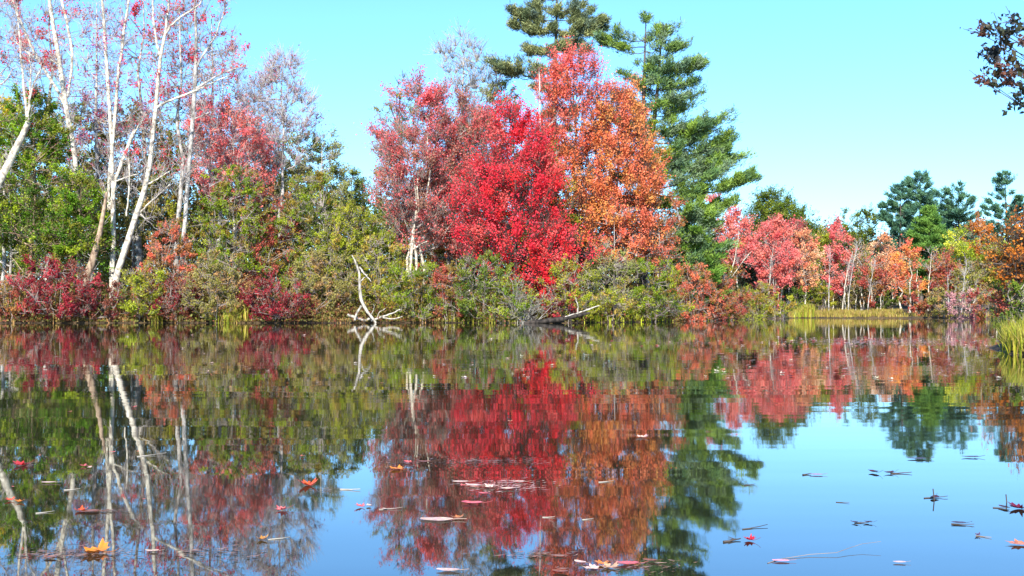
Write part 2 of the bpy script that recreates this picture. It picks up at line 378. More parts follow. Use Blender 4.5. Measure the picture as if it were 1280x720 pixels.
# ------------------------------------------------------------------ pine
PINE_PAL = np.array([(0.055, 0.115, 0.045), (0.085, 0.15, 0.05), (0.12, 0.19, 0.05), (0.05, 0.10, 0.06)])
def pine(loc, H, R, seed, label, group, limbs=(), cb=0.3, name='pine_tree', needles=60000, pal=PINE_PAL, nw=None, shape=0.7,
         leaders=(), trunk_r=None, nl=0.24, tuft_r=0.16, cat='tree', dens=1.0, trunk=None, minlen=0.35):
    """white pine: tiers of spreading limbs carrying flat plates of needle tufts. limbs: (dx, dz_tip) silhouettes in metres"""
    rng = np.random.default_rng(seed)
    root = empty(name, loc, label, cat, group)
    tr = trunk_r or 0.017 * H
    t = np.linspace(0, 1, 12)
    P = np.zeros((12, 3)); P[:, 2] = -0.2 + (H + 0.1) * t; P[:, 0] = 0.02 * H * np.sin(t * 3 + seed) * t * 0.6
    allP = [P]; allR = [tr * (1 - 0.93 * t)]
    for (x0, z0, x1, z1) in leaders:
        Q = np.zeros((12, 3)); Q[:, 0] = x0 + (x1 - x0) * np.sqrt(t); Q[:, 2] = z0 + (z1 - z0) * t; Q[:, 1] = 0.4 * t
        allP.append(Q); allR.append(tr * 0.55 * (1 - 0.9 * t))
    g = Geo(); g.tubes(np.array(allP), np.array(allR), 8); g.build('trunk', M_DARK if trunk is None else trunk, root)
    L = []  # start, tip
    def trunk_x(z): return np.interp(z, P[:, 2], P[:, 0])
    for (dx, zt) in limbs:
        ln = abs(dx); zs = max(zt - 0.10 * ln - 0.1, cb * H * 0.5)
        L.append((np.array([trunk_x(zs), 0, zs]), np.array([dx, rng.uniform(-0.5, 0.3) * ln * 0.5, zt])))
    nw = nw or int(H * (1 - cb) / 0.62)
    zs_ = np.linspace(cb * H, H * 0.985, nw)
    for z0 in zs_:
        f = (z0 / H - cb) / (1 - cb)
        ml = R * ((1 - f) ** shape * 0.95 + 0.07) * (0.6 + 0.4 * min(1, f * 4 + 0.3))
        a0 = rng.uniform(0, 6.28); n = rng.integers(3, 6)
        for k in range(n):
            a = a0 + k * 6.28 / n + rng.normal(0, 0.3); ln = ml * rng.uniform(minlen, 1.08)
            if rng.random() < 0.16: continue
            zz = z0 + rng.normal(0, 0.12)
            tip = np.array([math.cos(a) * ln, math.sin(a) * ln, zz + ln * (0.10 + 0.55 * f ** 2) + rng.normal(0, 0.12)])
            L.append((np.array([0, 0, zz]), tip + np.array([trunk_x(zz), 0, 0])))
    for (x0, z0, x1, z1) in leaders:
        for z in np.arange(z0 + 0.8, z1, 0.55):
            f = (z - z0) / (z1 - z0); xx = x0 + (x1 - x0) * math.sqrt(f)
            for k in range(3):
                a = rng.uniform(0, 6.28); ln = R * 0.42 * (1 - f) ** 0.7 + 0.35
                L.append((np.array([xx, 0.4 * f, z]), np.array([xx + math.cos(a) * ln, math.sin(a) * ln, z + ln * 0.4])))
    S = np.array([l[0] for l in L]); E = np.array([l[1] for l in L]); n = len(L)
    ln = np.linalg.norm(E - S, axis=1)
    t6 = np.linspace(0, 1, 6)[None, :, None]
    LP = S[:, None] * (1 - t6) + E[:, None] * t6
    LP[:, :, 2] -= np.sin(t6[:, :, 0] * np.pi) * ln[:, None] * 0.09
    LP += rng.normal(0, 0.045, LP.shape) * ln[:, None, None] * np.sin(t6 * np.pi)
    g2 = Geo(); g2.tubes(LP, (0.012 * ln + 0.010)[:, None] * (1 - 0.8 * t6[:, :, 0]), 5)
    # side twigs, in the plane of the limb
    nt_ = np.maximum(5, (ln * 6.0 * dens).astype(int)); tid = np.repeat(np.arange(n), nt_)
    u = 1 - rng.random(len(tid)) ** 1.25 * 0.74
    idx = u * 5; i0 = np.minimum(idx.astype(int), 4); fr = (idx - i0)[:, None]
    B = LP[tid, i0] * (1 - fr) + LP[tid, i0 + 1] * fr
    d = unit(E - S)[tid]; side = unit(np.cross(d, [[0, 0, 1.0]])) * rng.choice([-1, 1], len(tid))[:, None]
    tdir = unit(d * rng.uniform(0.3, 1.1, (len(tid), 1)) + side * rng.uniform(0.2, 1.0, (len(tid), 1)) + np.array([0, 0, 0.30]) + rng.normal(0, 0.2, (len(tid), 3)))
    tl = np.clip(ln[tid] * 0.46 * rng.uniform(0.4, 1.1, len(tid)) * (1.25 - 0.6 * u), 0.2, 1.5)
    t3 = np.linspace(0, 1, 3)[None, :, None]
    TP = B[:, None] + tdir[:, None] * tl[:, None, None] * t3
    g2.tubes(TP, 0.011 * (1 - 0.5 * t3[:, :, 0]) * np.ones((len(tid), 1)), 3)
    g2.build('branches', M_DARK if trunk is None else trunk, root)
    nn = int(needles * 1.35); w = tl * (0.15 + np.clip(0.6 + 0.7 * np.sin(u * 11 + rng.uniform(0, 6.28, n)[tid]), 0, 1.2)) * rng.gamma(3.0, 1, n)[tid]; w = w / w.sum()
    ti = rng.choice(len(tid), nn, p=w); uu = rng.beta(1.5, 0.85, nn)
    c = B[ti] + tdir[ti] * (tl[ti] * uu)[:, None]
    nd = rng.normal(size=(nn, 3)); nd[:, 2] = np.abs(nd[:, 2]) * 0.6 + 0.15; nd = unit(nd + tdir[ti] * 0.9)
    wv = unit(np.cross(nd, rng.normal(size=(nn, 3)))); sz = (nl * rng.uniform(0.6, 1.2, nn))[:, None]
    c = c + rng.normal(0, 0.07, (nn, 3)) * (tuft_r / 0.16)
    V = np.stack([c - wv * sz * 0.10, c + wv * sz * 0.10, c + nd * sz + wv * sz * 0.05, c + nd * sz - wv * sz * 0.05], 1).reshape(-1, 3)
    tn = tints(rng, pal, ti // 3, len(tid) // 3 + 1, var=0.2, mix=0.5)
    mesh_obj('crown', V, np.arange(nn * 4).reshape(-1, 4), M_NEEDLE, root, tint=tn)
    return root

def copy_tree(o, name, loc, rz, sc, label, group=None):
    r = o.copy(); COL.objects.link(r); r.location = [float(a) for a in loc]; r.rotation_euler = (0, 0, rz); r.scale = (sc[0], sc[0], sc[1])
    r['label'] = label
    if group: r['group'] = group
    for ch in list(o.children):
        c = ch.copy(); COL.objects.link(c); c.parent = r
    return r

# ------------------------------------------------------------------ placement by what the photograph shows
def P_(*cs, k=0.62): return [tuple(np.minimum(lin(c) * k * 1.22, 0.82)) for c in cs]
PAL = dict(
    crimson=P_((150,34,48),(176,48,62),(120,38,42),(190,64,74),(132,74,54), k=0.75),
    deepred=P_((130, 34, 40), (110, 44, 40), (152, 44, 54), (140, 80, 60), k=0.75),
    scarlet=P_((238,50,68),(226,40,58),(244,72,82),(206,34,50),(250,92,88),(214,44,48), k=0.98),
    rosered=P_((206,90,92),(186,84,84),(214,104,100),(168,96,84),(150,112,92),(176,72,76), k=0.92),
    orange=P_((254,124,72),(252,110,74),(255,140,74),(250,100,78),(250,114,78), k=1.08),
    coral=P_((252,134,68),(254,120,68),(254,106,72),(252,96,78),(248,86,80), k=1.08),
    rust=P_((204,100,76),(184,94,68),(166,112,62),(212,120,84),(140,116,60), k=0.85),
    brownred=P_((164,92,62),(146,100,50),(176,84,70),(130,112,44),(156,70,62), k=0.95),
    olive=P_((134,142,32),(118,128,28),(148,148,42),(110,114,26),(150,126,50), k=1.08),
    green=P_((120,138,20),(98,122,18),(142,150,30),(84,102,20),(134,112,40), k=1.0),
    brightgreen=P_((104,136,18),(80,116,18),(140,156,30),(60,92,18),(116,116,36), k=0.98),
    darkgreen=P_((84,104,26),(100,118,30),(70,88,26),(116,126,38), k=0.98),
    yellow=P_((214, 188, 20), (190, 176, 24), (150, 156, 24), (228, 200, 40), k=0.8),
    yellowgreen=P_((170, 178, 40), (140, 158, 34), (190, 186, 60), k=0.94),
    greybrown=P_((142,132,70),(130,126,56),(160,124,78),(124,120,52), k=1.0),
    greygreen=P_((136,142,72),(118,130,58),(150,152,84),(126,122,66), k=0.95),
    tan=P_((222,160,118),(208,146,104),(214,120,90),(206,168,130), k=0.95),
    pinkgrey=P_((206,150,152),(186,140,144),(196,160,150),(200,110,112), k=0.7),
    purple=P_((170, 60, 96), (190, 84, 130), (200, 60, 84), (150, 100, 150), k=0.8),
    redsparse=P_((216, 56, 70), (196, 50, 66), (180, 60, 80), (226, 84, 84), k=0.85),
    salmon=P_((240, 120, 116), (232, 108, 108), (236, 136, 120), (220, 110, 96), k=0.8),
    brownorange=P_((206, 120, 40), (180, 100, 36), (214, 134, 50), (120, 90, 40), k=0.7),
)

def spot(px, D):
    p = at(px, HOR, D); z = float(ground(p[0], p[1]))
    return (p[0], D, z)
def plant(px, D, top, wpx, pal, label, cat='tree', base=None, **kw):
    """px centre, D metres off, top row, width in picture units"""
    x, y, z = spot(px, D)
    if shore_dist(x, y) < 0.1: print('IN WATER', label, px, D, float(shore_dist(x, y)))
    H = at(px, top, D)[2] - z
    R = wpx / 2 / F * D
    cb = (0.08 * H if cat == 'tree' else 0.12) if base is None else max(0.1, at(px, base, D)[2] - z)
    kw.setdefault('seed', int(px * 7 + D * 13 + top * 3) % 99991)
    kw.setdefault('name', 'leafy_tree' if cat == 'tree' else 'shrub')
    area = R * (H - cb) * 2
    if 'leaves' not in kw:
        kw['leaves'] = int(np.clip(area * 560 * kw.pop('dens', 1.0) * (0.12 / kw.get('leaf', 0.12)) ** 2, 800, 42000))
    kw.pop('dens', None)
    kw.setdefault('group', 'trees along the pond' if cat == 'tree' else 'shrubs along the water')
    return leafy_tree('x', (x, y, z), H, R, cb, PAL[pal] if isinstance(pal, str) else pal, label=label, cat=cat, **kw)
def shrub(px, D, top, wpx, pal, label, **kw):
    kw.setdefault('stems', 7); kw.setdefault('spray', 0.5); kw.setdefault('widest', 0.25); kw.setdefault('p', 0.38); kw.setdefault('mix', 0.62)
    kw.setdefault('trunk_r', 0.07); kw.setdefault('bark', M_TWIG); kw.setdefault('leaf', 0.10); kw.setdefault('base_spread', 0.35)
    kw.setdefault('twigs', 7); kw['dens'] = kw.get('dens', 1.0) * 1.3
    if top >= 318 and 'group' not in kw and px < 850:
        Ds = np.arange(56, 90, 0.1); k = np.where(shore_dist((px - 640) / F * Ds, Ds) > 0)[0][0]
        D = min(D, Ds[k] + 0.42 * wpx / 2 / F * Ds[k] * 0.6)
    return plant(px, D, top, wpx, pal, label, cat='shrub', **kw)

#== PLANTS ==
build_ground(); build_water()

def near_bank():
    # --- low front row, left to right
    shrub(16, 61.6, 346, 62, 'brownred', 'brown and olive shrub at the far left end of the bank')
    shrub(72, 62.6, 326, 120, 'crimson', 'wide dark crimson shrub under the green tree at far left', leaf=0.11)
    shrub(126, 61.6, 352, 74, 'deepred', 'dusky red twiggy shrub at the foot of the white leaning trunk', dens=0.6)
    shrub(182, 62.4, 330, 64, 'olive', 'speckled olive shrub just right of the leaning white trunk')
    shrub(212, 64.0, 276, 84, 'rust', 'rusty orange shrub below the grey trunk', dens=0.8)
    shrub(226, 61.8, 346, 66, 'deepred', 'low deep red shrub in front of the rusty orange one')
    shrub(272, 62.4, 318, 80, 'greybrown', 'grey brown thinly leaved shrub above bright reeds')
    shrub(292, 65.6, 208, 118, 'green', 'tall rounded green shrub right of the white trunks')
    shrub(338, 66.8, 232, 96, 'brownred', 'brown shrub between two tall green shrubs', dens=0.8)
    shrub(342, 61.7, 344, 108, 'crimson', 'broad crimson shrub at the edge, left of the driftwood')
    shrub(388, 66.4, 214, 112, 'green', 'tall green shrub above and left of the driftwood')
    shrub(436, 65.4, 252, 92, 'olive', 'olive shrub directly behind the driftwood snag')
    shrub(402, 62.8, 312, 90, 'greybrown', 'grey brown shrub touching the left side of the driftwood', dens=0.8)
    shrub(474, 64.0, 292, 70, 'olive', 'narrow olive shrub right of the driftwood snag')
    shrub(524, 62.6, 328, 78, 'green', 'green shrub below the pale trunk of the dull red maple')
    shrub(562, 64.2, 330, 46, 'brownred', 'small brown red shrub between two green ones')
    shrub(604, 62.8, 320, 86, 'darkgreen', 'dark green shrub under the scarlet maple')
    shrub(640, 63.6, 352, 56, 'green', 'low green shrub behind the bare grey bush')
    shrub(716, 63.6, 326, 76, 'olive', 'olive shrub rising behind the fallen log')
    shrub(704, 62.8, 350, 46, 'crimson', 'small crimson shrub directly above the fallen log')
    shrub(764, 66.0, 306, 80, 'greygreen', 'grey green hazy shrub right of the fallen log', dens=0.5, twigs=12, twig_r=0.014)
    shrub(812, 66.2, 326, 92, 'green', 'green shrub below the right side of the orange tree')
    shrub(764, 63.9, 362, 60, 'olive', 'low olive shrub on the edge right of the fallen log')
    shrub(866, 71.0, 330, 68, 'rust', 'rust coloured shrub at the bend of the bank')
    shrub(906, 77.0, 350, 66, 'brownred', 'brown red shrub right of the bend of the bank')
    shrub(942, 84.0, 352, 52, 'olive', 'olive shrub at the start of the far shore')
    shrub(845, 76.0, 300, 70, 'darkgreen', 'dark green shrub behind the rust coloured one')

def left_trees():
    plant(40, 66.5, 112, 128, 'brightgreen', 'bushy bright green tree at the left edge', base=345, bark=M_BROWN, leaf=0.13, dens=1.6, widest=0.35, spray=0.8, gap=0.6)
    plant(100, 65.0, 214, 78, 'brightgreen', 'shorter bright green tree beside the clustered white trunks', base=360, bark=M_BROWN, leaf=0.13, dens=1.5, widest=0.35, gap=0.6)
    plant(2, 68.0, 118, 66, 'yellow', 'yellow leaved tree cut by the left edge', base=230, leaf=0.13)
    plant(290, 69.5, 126, 112, 'salmon', 'salmon red tree behind the tall rounded green shrub', base=270, dens=0.75, twig_mat=M_PINK, twigs=12, bark=M_GREY)
    plant(352, 71.5, 60, 92, 'purple', 'nearly bare grey tree with a few purple leaves at its tips', base=210, dens=0.07, twigs=16, spray=1.1, twig_mat=M_PINK, upb=1.3, twig_r=0.014, clumps=150, zone=False)
    plant(402, 72.5, 160, 84, 'greygreen', 'grey green thinning tree above the tall green shrubs', base=300, dens=0.45, twigs=12)
    plant(440, 76.0, 206, 60, 'darkgreen', 'dark green tree in the skyline gap left of the dull red maple', base=320)
    plant(500, 72.5, 92, 66, 'greygreen', 'dull green tree at the left side of the dull red maple', base=300, dens=0.35, bark=M_DARK, twigs=9)
    plant(524, 68.0, 98, 132, 'rosered', 'dull red maple with bare branches and a pale trunk', base=318, stems=3, base_spread=0.5, dens=0.75, twigs=12, lumpy=0.9, scat=0.4, spray=1.1, twig_r=0.012, bark=M_WHITE, twig_mat=M_TWIG, trunk_r=0.24, leaf=0.12)
    plant(586, 69.2, 122, 112, 'rosered', 'rose red maple between the dull red and the scarlet ones', base=330, dens=1.2, twigs=9, lumpy=0.8, scat=0.4, spray=1.1, leaf=0.12, twig_mat=M_TWIG, twig_r=0.010)
    plant(646, 65.5, 128, 156, 'scarlet', 'brilliant scarlet maple in the middle of the bank', base=372, dens=1.7, twigs=9, leaf=0.12, bark=M_DARK, gap=0.6, lumpy=0.8, widest=0.28, p=0.62, lean=(-0.3, 0), spray=1.35, scat=0.26, upb=1.3, mix=0.85, twig_r=0.010)
    plant(690, 63.8, 262, 62, 'scarlet', 'young scarlet maple drooping to the water behind the log', base=392, dens=0.9, leaf=0.12, bark=M_DARK)
    plant(580, 80.0, 38, 98, 'pinkgrey', 'bare pale tree standing above the red maples', base=170, dens=0.015, twigs=16, spray=1.3, twig_mat=M_GREY, upb=1.6, clumps=90, twig_r=0.016)
    plant(618, 79.0, 102, 90, 'greygreen', 'olive grey tree behind the top of the scarlet maple', base=260, dens=0.6)
    plant(718, 70.0, 64, 136, 'coral', 'coral orange maple whose top touches the tallest pine', base=330, dens=1.4, widest=0.5, p=0.5, leaf=0.12, spray=1.3, gap=0.6, lumpy=0.5, scat=0.28, upb=1.2, zone=True, bark=M_DARK)
    plant(774, 69.6, 108, 116, 'orange', 'orange maple on the right shoulder of the coral one', base=334, dens=1.4, p=0.5, leaf=0.12, spray=1.3, gap=0.6, lumpy=0.7, scat=0.28, upb=1.2, widest=0.36, bark=M_DARK)
    plant(690, 68.6, 180, 60, 'olive', 'thin olive tree between the scarlet and coral maples', base=340, dens=0.5, twigs=10)
    plant(822, 70.0, 232, 62, 'rust', 'brownish orange small tree below the big pine', base=350, dens=0.7)
    plant(768, 67.4, 258, 60, 'orange', 'small orange red tree low in front of the orange maple', base=335, dens=0.5)
    plant(812, 72.5, 150, 50, 'green', 'yellow green tree between the orange maple and the big pine', base=260, dens=0.9)
    plant(884, 80.0, 300, 60, 'green', 'green tree at the foot of the big pine on its right', base=380)
    # twiggy wood behind the white trunks
    spec = [(-6, 74, -30, 120, 'pinkgrey', 0.05), (60, 76, -45, 130, 'redsparse', 0.10), (118, 73, -25, 110, 'purple', 0.06),
            (176, 75, -40, 120, 'redsparse', 0.07), (222, 72, -25, 110, 'redsparse', 0.11), (262, 77, -10, 130, 'redsparse', 0.05),
            (276, 73, 52, 100, 'pinkgrey', 0.18), (322, 79, 92, 80, 'pinkgrey', 0.12)]
    nm = ['pinkish bare tree at the left edge of the photo', 'bare tree with scattered red leaves behind the forked white trunk',
          'bare tree with purple leaves behind the clustered white trunks', 'bare tree with few red leaves behind the leaning white trunk',
          'bare tree with bunches of red leaves behind the grey trunk', 'tall thin bare tree right of the grey trunk',
          'pinkish hazy tree below the branches of the grey trunk', 'low pinkish bare tree left of the purple tipped one']
    for (px, D, top, w, pal, de), lb in zip(spec, nm):
        plant(px, D, top, w, pal, lb, base=250, dens=de, twigs=9, spray=1.2, lumpy=4.0, twig_mat=M_PINK if pal in ('pinkgrey', 'purple') else M_SILVER, upb=1.0, clumps=120, twig_r=0.013, leaf=0.16, gap=1.2, bark=M_GREY, group='bare trees behind the white trunks')
    # lower screen behind the front trees
    scr = [(10, 80, 190, 130, 'darkgreen'), (90, 77, 120, 140, 'greygreen'), (165, 76, 132, 130, 'greybrown'), (232, 77, 150, 130, 'olive'),
           (300, 80, 170, 120, 'greybrown'), (372, 79, 165, 120, 'greygreen'), (470, 84, 250, 110, 'darkgreen'), (560, 84, 200, 120, 'brownred'),
           (640, 84, 190, 110, 'olive'), (740, 84, 220, 120, 'brownred'), (850, 86, 262, 90, 'darkgreen'), (905, 92, 318, 60, 'brownred')]
    nm = ['dark green tree deep behind the left edge', 'grey brown tree deep behind the forked white trunk', 'grey brown tree deep behind the leaning white trunk',
          'brown red tree deep behind the grey trunk', 'grey brown tree deep behind the salmon red one', 'olive tree deep behind the purple tipped one',
          'dark green tree deep behind the driftwood', 'brown tree deep behind the dull red maple', 'olive tree deep behind the scarlet maple',
          'brown tree deep behind the coral maple', 'dark green tree deep behind the big pine', 'brown red tree deep behind the bend of the bank']
    for (px, D, top, w, pal), lb in zip(scr, nm):
        plant(px, D, top, w, pal, lb, base=350, dens=0.75, leaf=0.16, mix=0.5, group='trees deep in the wood')

def pines():
    D = 78.0; x, y, z = spot(692, D)
    H = at(692, -34, D)[2] - z
    tips = [(646, 20), (643, 34), (750, 30), (731, 8), (734, 20), (725, 52), (733, 66), (617, 84), (628, 88), (655, 60), (668, -4), (715, -8), (660, 5), (742, 40)]
    lim = [((at(a, b, D)[0] - x), at(a, b, D)[2] - z) for a, b in tips]
    pine((x, y, z), H, 2.3, 11, 'tallest pine, cut by the top edge, behind the coral maple', 'pines on the near bank', limbs=lim, cb=0.42,
         needles=52000, pal=P_((122, 130, 84), (100, 114, 78), (136, 138, 88), (90, 106, 90), k=0.85), nw=11, tuft_r=0.3)
    D = 75.5; x, y, z = spot(806, D)
    H = at(800, 18, D)[2] - z
    tips = [(764, 44), (756, 52), (768, 60), (847, 34), (853, 58), (869, 84), (846, 96), (860, 104), (869, 122), (899, 150), (868, 134), (899, 177), (886, 166),
            (919, 200), (906, 208), (922, 229), (777, 92), (771, 120), (890, 222), (876, 190), (905, 186), (862, 160), (900, 262), (888, 285), (905, 310), (880, 330),
            (760, 150), (770, 190), (858, 250), (850, 210)]
    lim = [((at(a, b, D)[0] - x), at(a, b, D)[2] - z) for a, b in tips]
    pine((x, y, z), H, 2.6, 29, 'big spreading pine right of the orange maple', 'pines on the near bank', limbs=lim, cb=0.22, needles=105000,
         pal=P_((106, 134, 66), (80, 112, 70), (130, 156, 58), (94, 122, 96), (116, 144, 50), (112, 132, 100), k=0.8), nw=11, shape=0.6, tuft_r=0.30, dens=1.2,
         leaders=[(0.1, H * 0.55, 1.3, H * 0.965)])
    D = 76.0; x, y, z = spot(872, D)
    H = at(872, 236, D)[2] - z
    pine((x, y, z), H, 2.6, 31, 'lower bright green pine under the long limbs of the big one', 'pines on the near bank', cb=0.12, needles=42000,
         pal=P_((104, 140, 50), (86, 122, 48), (124, 154, 60), k=0.8), shape=0.5)
    # far pines
    teal = P_((76, 114, 94), (64, 102, 86), (94, 130, 92), (70, 106, 76), k=0.85)
    def fp(px, D, top, w, seed, label, pal=teal, **kw):
        x, y, z = spot(px, D); kw.setdefault('needles', 38000)
        return pine((x, y, z), at(px, top, D)[2] - z, w / 2 / F * D, seed, label, 'pines on the far shore', pal=pal, nl=0.36, cb=0.2, tuft_r=0.22, nw=17, **{'minlen': 0.65, 'shape': 0.5, **kw})
    fp(1152, 136, 220, 84, 41, 'tallest of the dark pines on the far shore')
    fp(1126, 134, 234, 70, 42, 'dark pine at the left of the far pine group')
    fp(1198, 138, 233, 76, 43, 'dark pine at the right of the far pine group')
    fp(1176, 140, 246, 60, 44, 'shorter dark pine in the gap of the far pine group')
    fp(1259, 142, 217, 76, 45, 'lone bluish pine at the right edge of the far shore', minlen=0.6)
    g = P_((92, 132, 56), (76, 116, 52), (110, 146, 62), k=0.8)
    fp(1164, 120, 262, 60, 46, 'bright green pine in front of the dark far pines', pal=g, shape=0.5)
    fp(1145, 121, 292, 40, 47, 'smaller bright green pine at the foot of the far group', pal=g, shape=0.5)

def far_shore():
    G = 'trees on the far shore'
    def ft(px, D, top, w, pal, label, **kw):
        kw.setdefault('leaf', 0.18); kw.setdefault('group', G); kw['base'] = kw.get('base', 350) + 12; kw['dens'] = kw.get('dens', 1.1) * 1.35; kw.setdefault('trunk_r', 0.09); kw.setdefault('spray', 1.0); kw.setdefault('bark', M_WHITE); kw.setdefault('twig_mat', M_GREY)
        return plant(px, D, top, w, pal, label, **kw)
    ft(964, 132, 237, 66, 'darkgreen', 'rounded dark green tree top against the sky, right of the big pine', base=310, dens=1.8, p=0.42, spray=1.3, bark=M_DARK, twig_mat=M_DARK)
    ft(1004, 134, 262, 46, 'darkgreen', 'smaller dark green tree top beside the rounded one', base=320, bark=M_DARK, twig_mat=M_DARK)
    ft(1056, 138, 264, 40, 'darkgreen', 'dark ragged tree top behind the pink red tree', base=320, dens=0.6, bark=M_DARK, twig_mat=M_DARK)
    ft(1084, 139, 260, 40, 'darkgreen', 'dark ragged tree top left of the far pines', base=320, dens=0.6, bark=M_DARK, twig_mat=M_DARK)
    ft(923, 92, 262, 52, 'salmon', 'salmon pink tree at the right foot of the big pine', base=330, dens=0.8)
    ft(902, 94, 238, 50, 'salmon', 'pale pink bare topped tree beside the big pine', base=320, dens=0.35, twigs=12)
    ft(968, 106, 276, 64, 'salmon', 'large salmon red tree with white stems on the far shore', base=350, dens=1.5, mix=0.85, stems=4, base_spread=0.8, trunk_r=0.14)
    ft(985, 112, 272, 56, 'rosered', 'rose red tree behind the large salmon one', base=340)
    ft(1006, 110, 290, 46, 'tan', 'orange tan tree right of the large salmon one', base=350)
    ft(1032, 116, 288, 42, 'olive', 'olive tree between the tan and the pink red ones', base=360)
    ft(1050, 113, 276, 38, 'salmon', 'narrow pink red tree with leaning white stems', base=355, stems=3, base_spread=1.0, dens=0.8, trunk_r=0.12)
    ft(1074, 114, 300, 42, 'greybrown', 'grey bare twigged tree with white stems on the far shore', base=360, stems=3, dens=0.4, twigs=12, base_spread=1.0, trunk_r=0.12)
    ft(1098, 117, 296, 50, 'tan', 'tan tree with thin crown left of the orange one', base=360, dens=0.5, twigs=10, stems=2)
    ft(1116, 118, 306, 40, 'tan', 'small tan tree next to the bright orange one', base=365, dens=0.5)
    ft(1136, 108, 304, 42, 'orange', 'bright orange tree before the far pines', base=362, stems=3, base_spread=0.8, dens=0.75, trunk_r=0.2)
    ft(1180, 112, 312, 38, 'brownred', 'brown red tree before the bright green pine', base=365)
    ft(1200, 114, 288, 48, 'yellowgreen', 'yellowish olive tree right of the bright green pine', base=360, dens=0.8)
    ft(1226, 116, 268, 48, 'brownorange', 'brown orange tree left of the lone bluish pine', base=360, dens=0.8)
    ft(1246, 112, 300, 40, 'olive', 'olive tree behind the dark right shrub', base=360)
    ft(1090, 112, 322, 40, 'brownred', 'small brown tree over the dark hollow of the far shore', base=372, dens=0.7)
    ft(1214, 110, 330, 40, 'greybrown', 'grey brown small tree with pale stems at far right', base=375, dens=0.4, twigs=12, stems=4, base_spread=0.6)
    # far shrubs
    rows = [(974, 93.5, 366, 40, 'olive', 'low olive shrub at the water left of the bright meadow reeds'), (962, 97, 358, 40, 'brownred', 'low brown red shrub under the large salmon tree'), (950, 96, 350, 44, 'brownred', 'brown shrub at the left end of the far meadow'), (985, 108, 352, 50, 'darkgreen', 'dark green shrub left of the far meadow'),
            (1022, 112, 352, 44, 'olive', 'olive shrub behind the far meadow'), (1060, 116, 356, 50, 'greybrown', 'grey shrub behind the far meadow'),
            (1100, 118, 352, 50, 'darkgreen', 'dark shrub in the hollow behind the far meadow'), (1148, 98, 356, 40, 'brownred', 'brown shrub at the right end of the far meadow'),
            (1176, 95, 358, 42, 'greybrown', 'grey brown waterside shrub below the bright green pine'), (1205, 92, 358, 44, 'pinkgrey', 'pinkish grey waterside shrub right of the far meadow'),
            (1234, 89, 358, 44, 'brownred', 'brown waterside shrub at the right of the far shore'), (1258, 86, 350, 40, 'darkgreen', 'dark waterside shrub near the right edge')]
    for px, D, top, w, pal, lb in rows:
        shrub(px, D, top, w, pal, lb, leaf=0.15, group='shrubs on the far shore', dens=1.0)

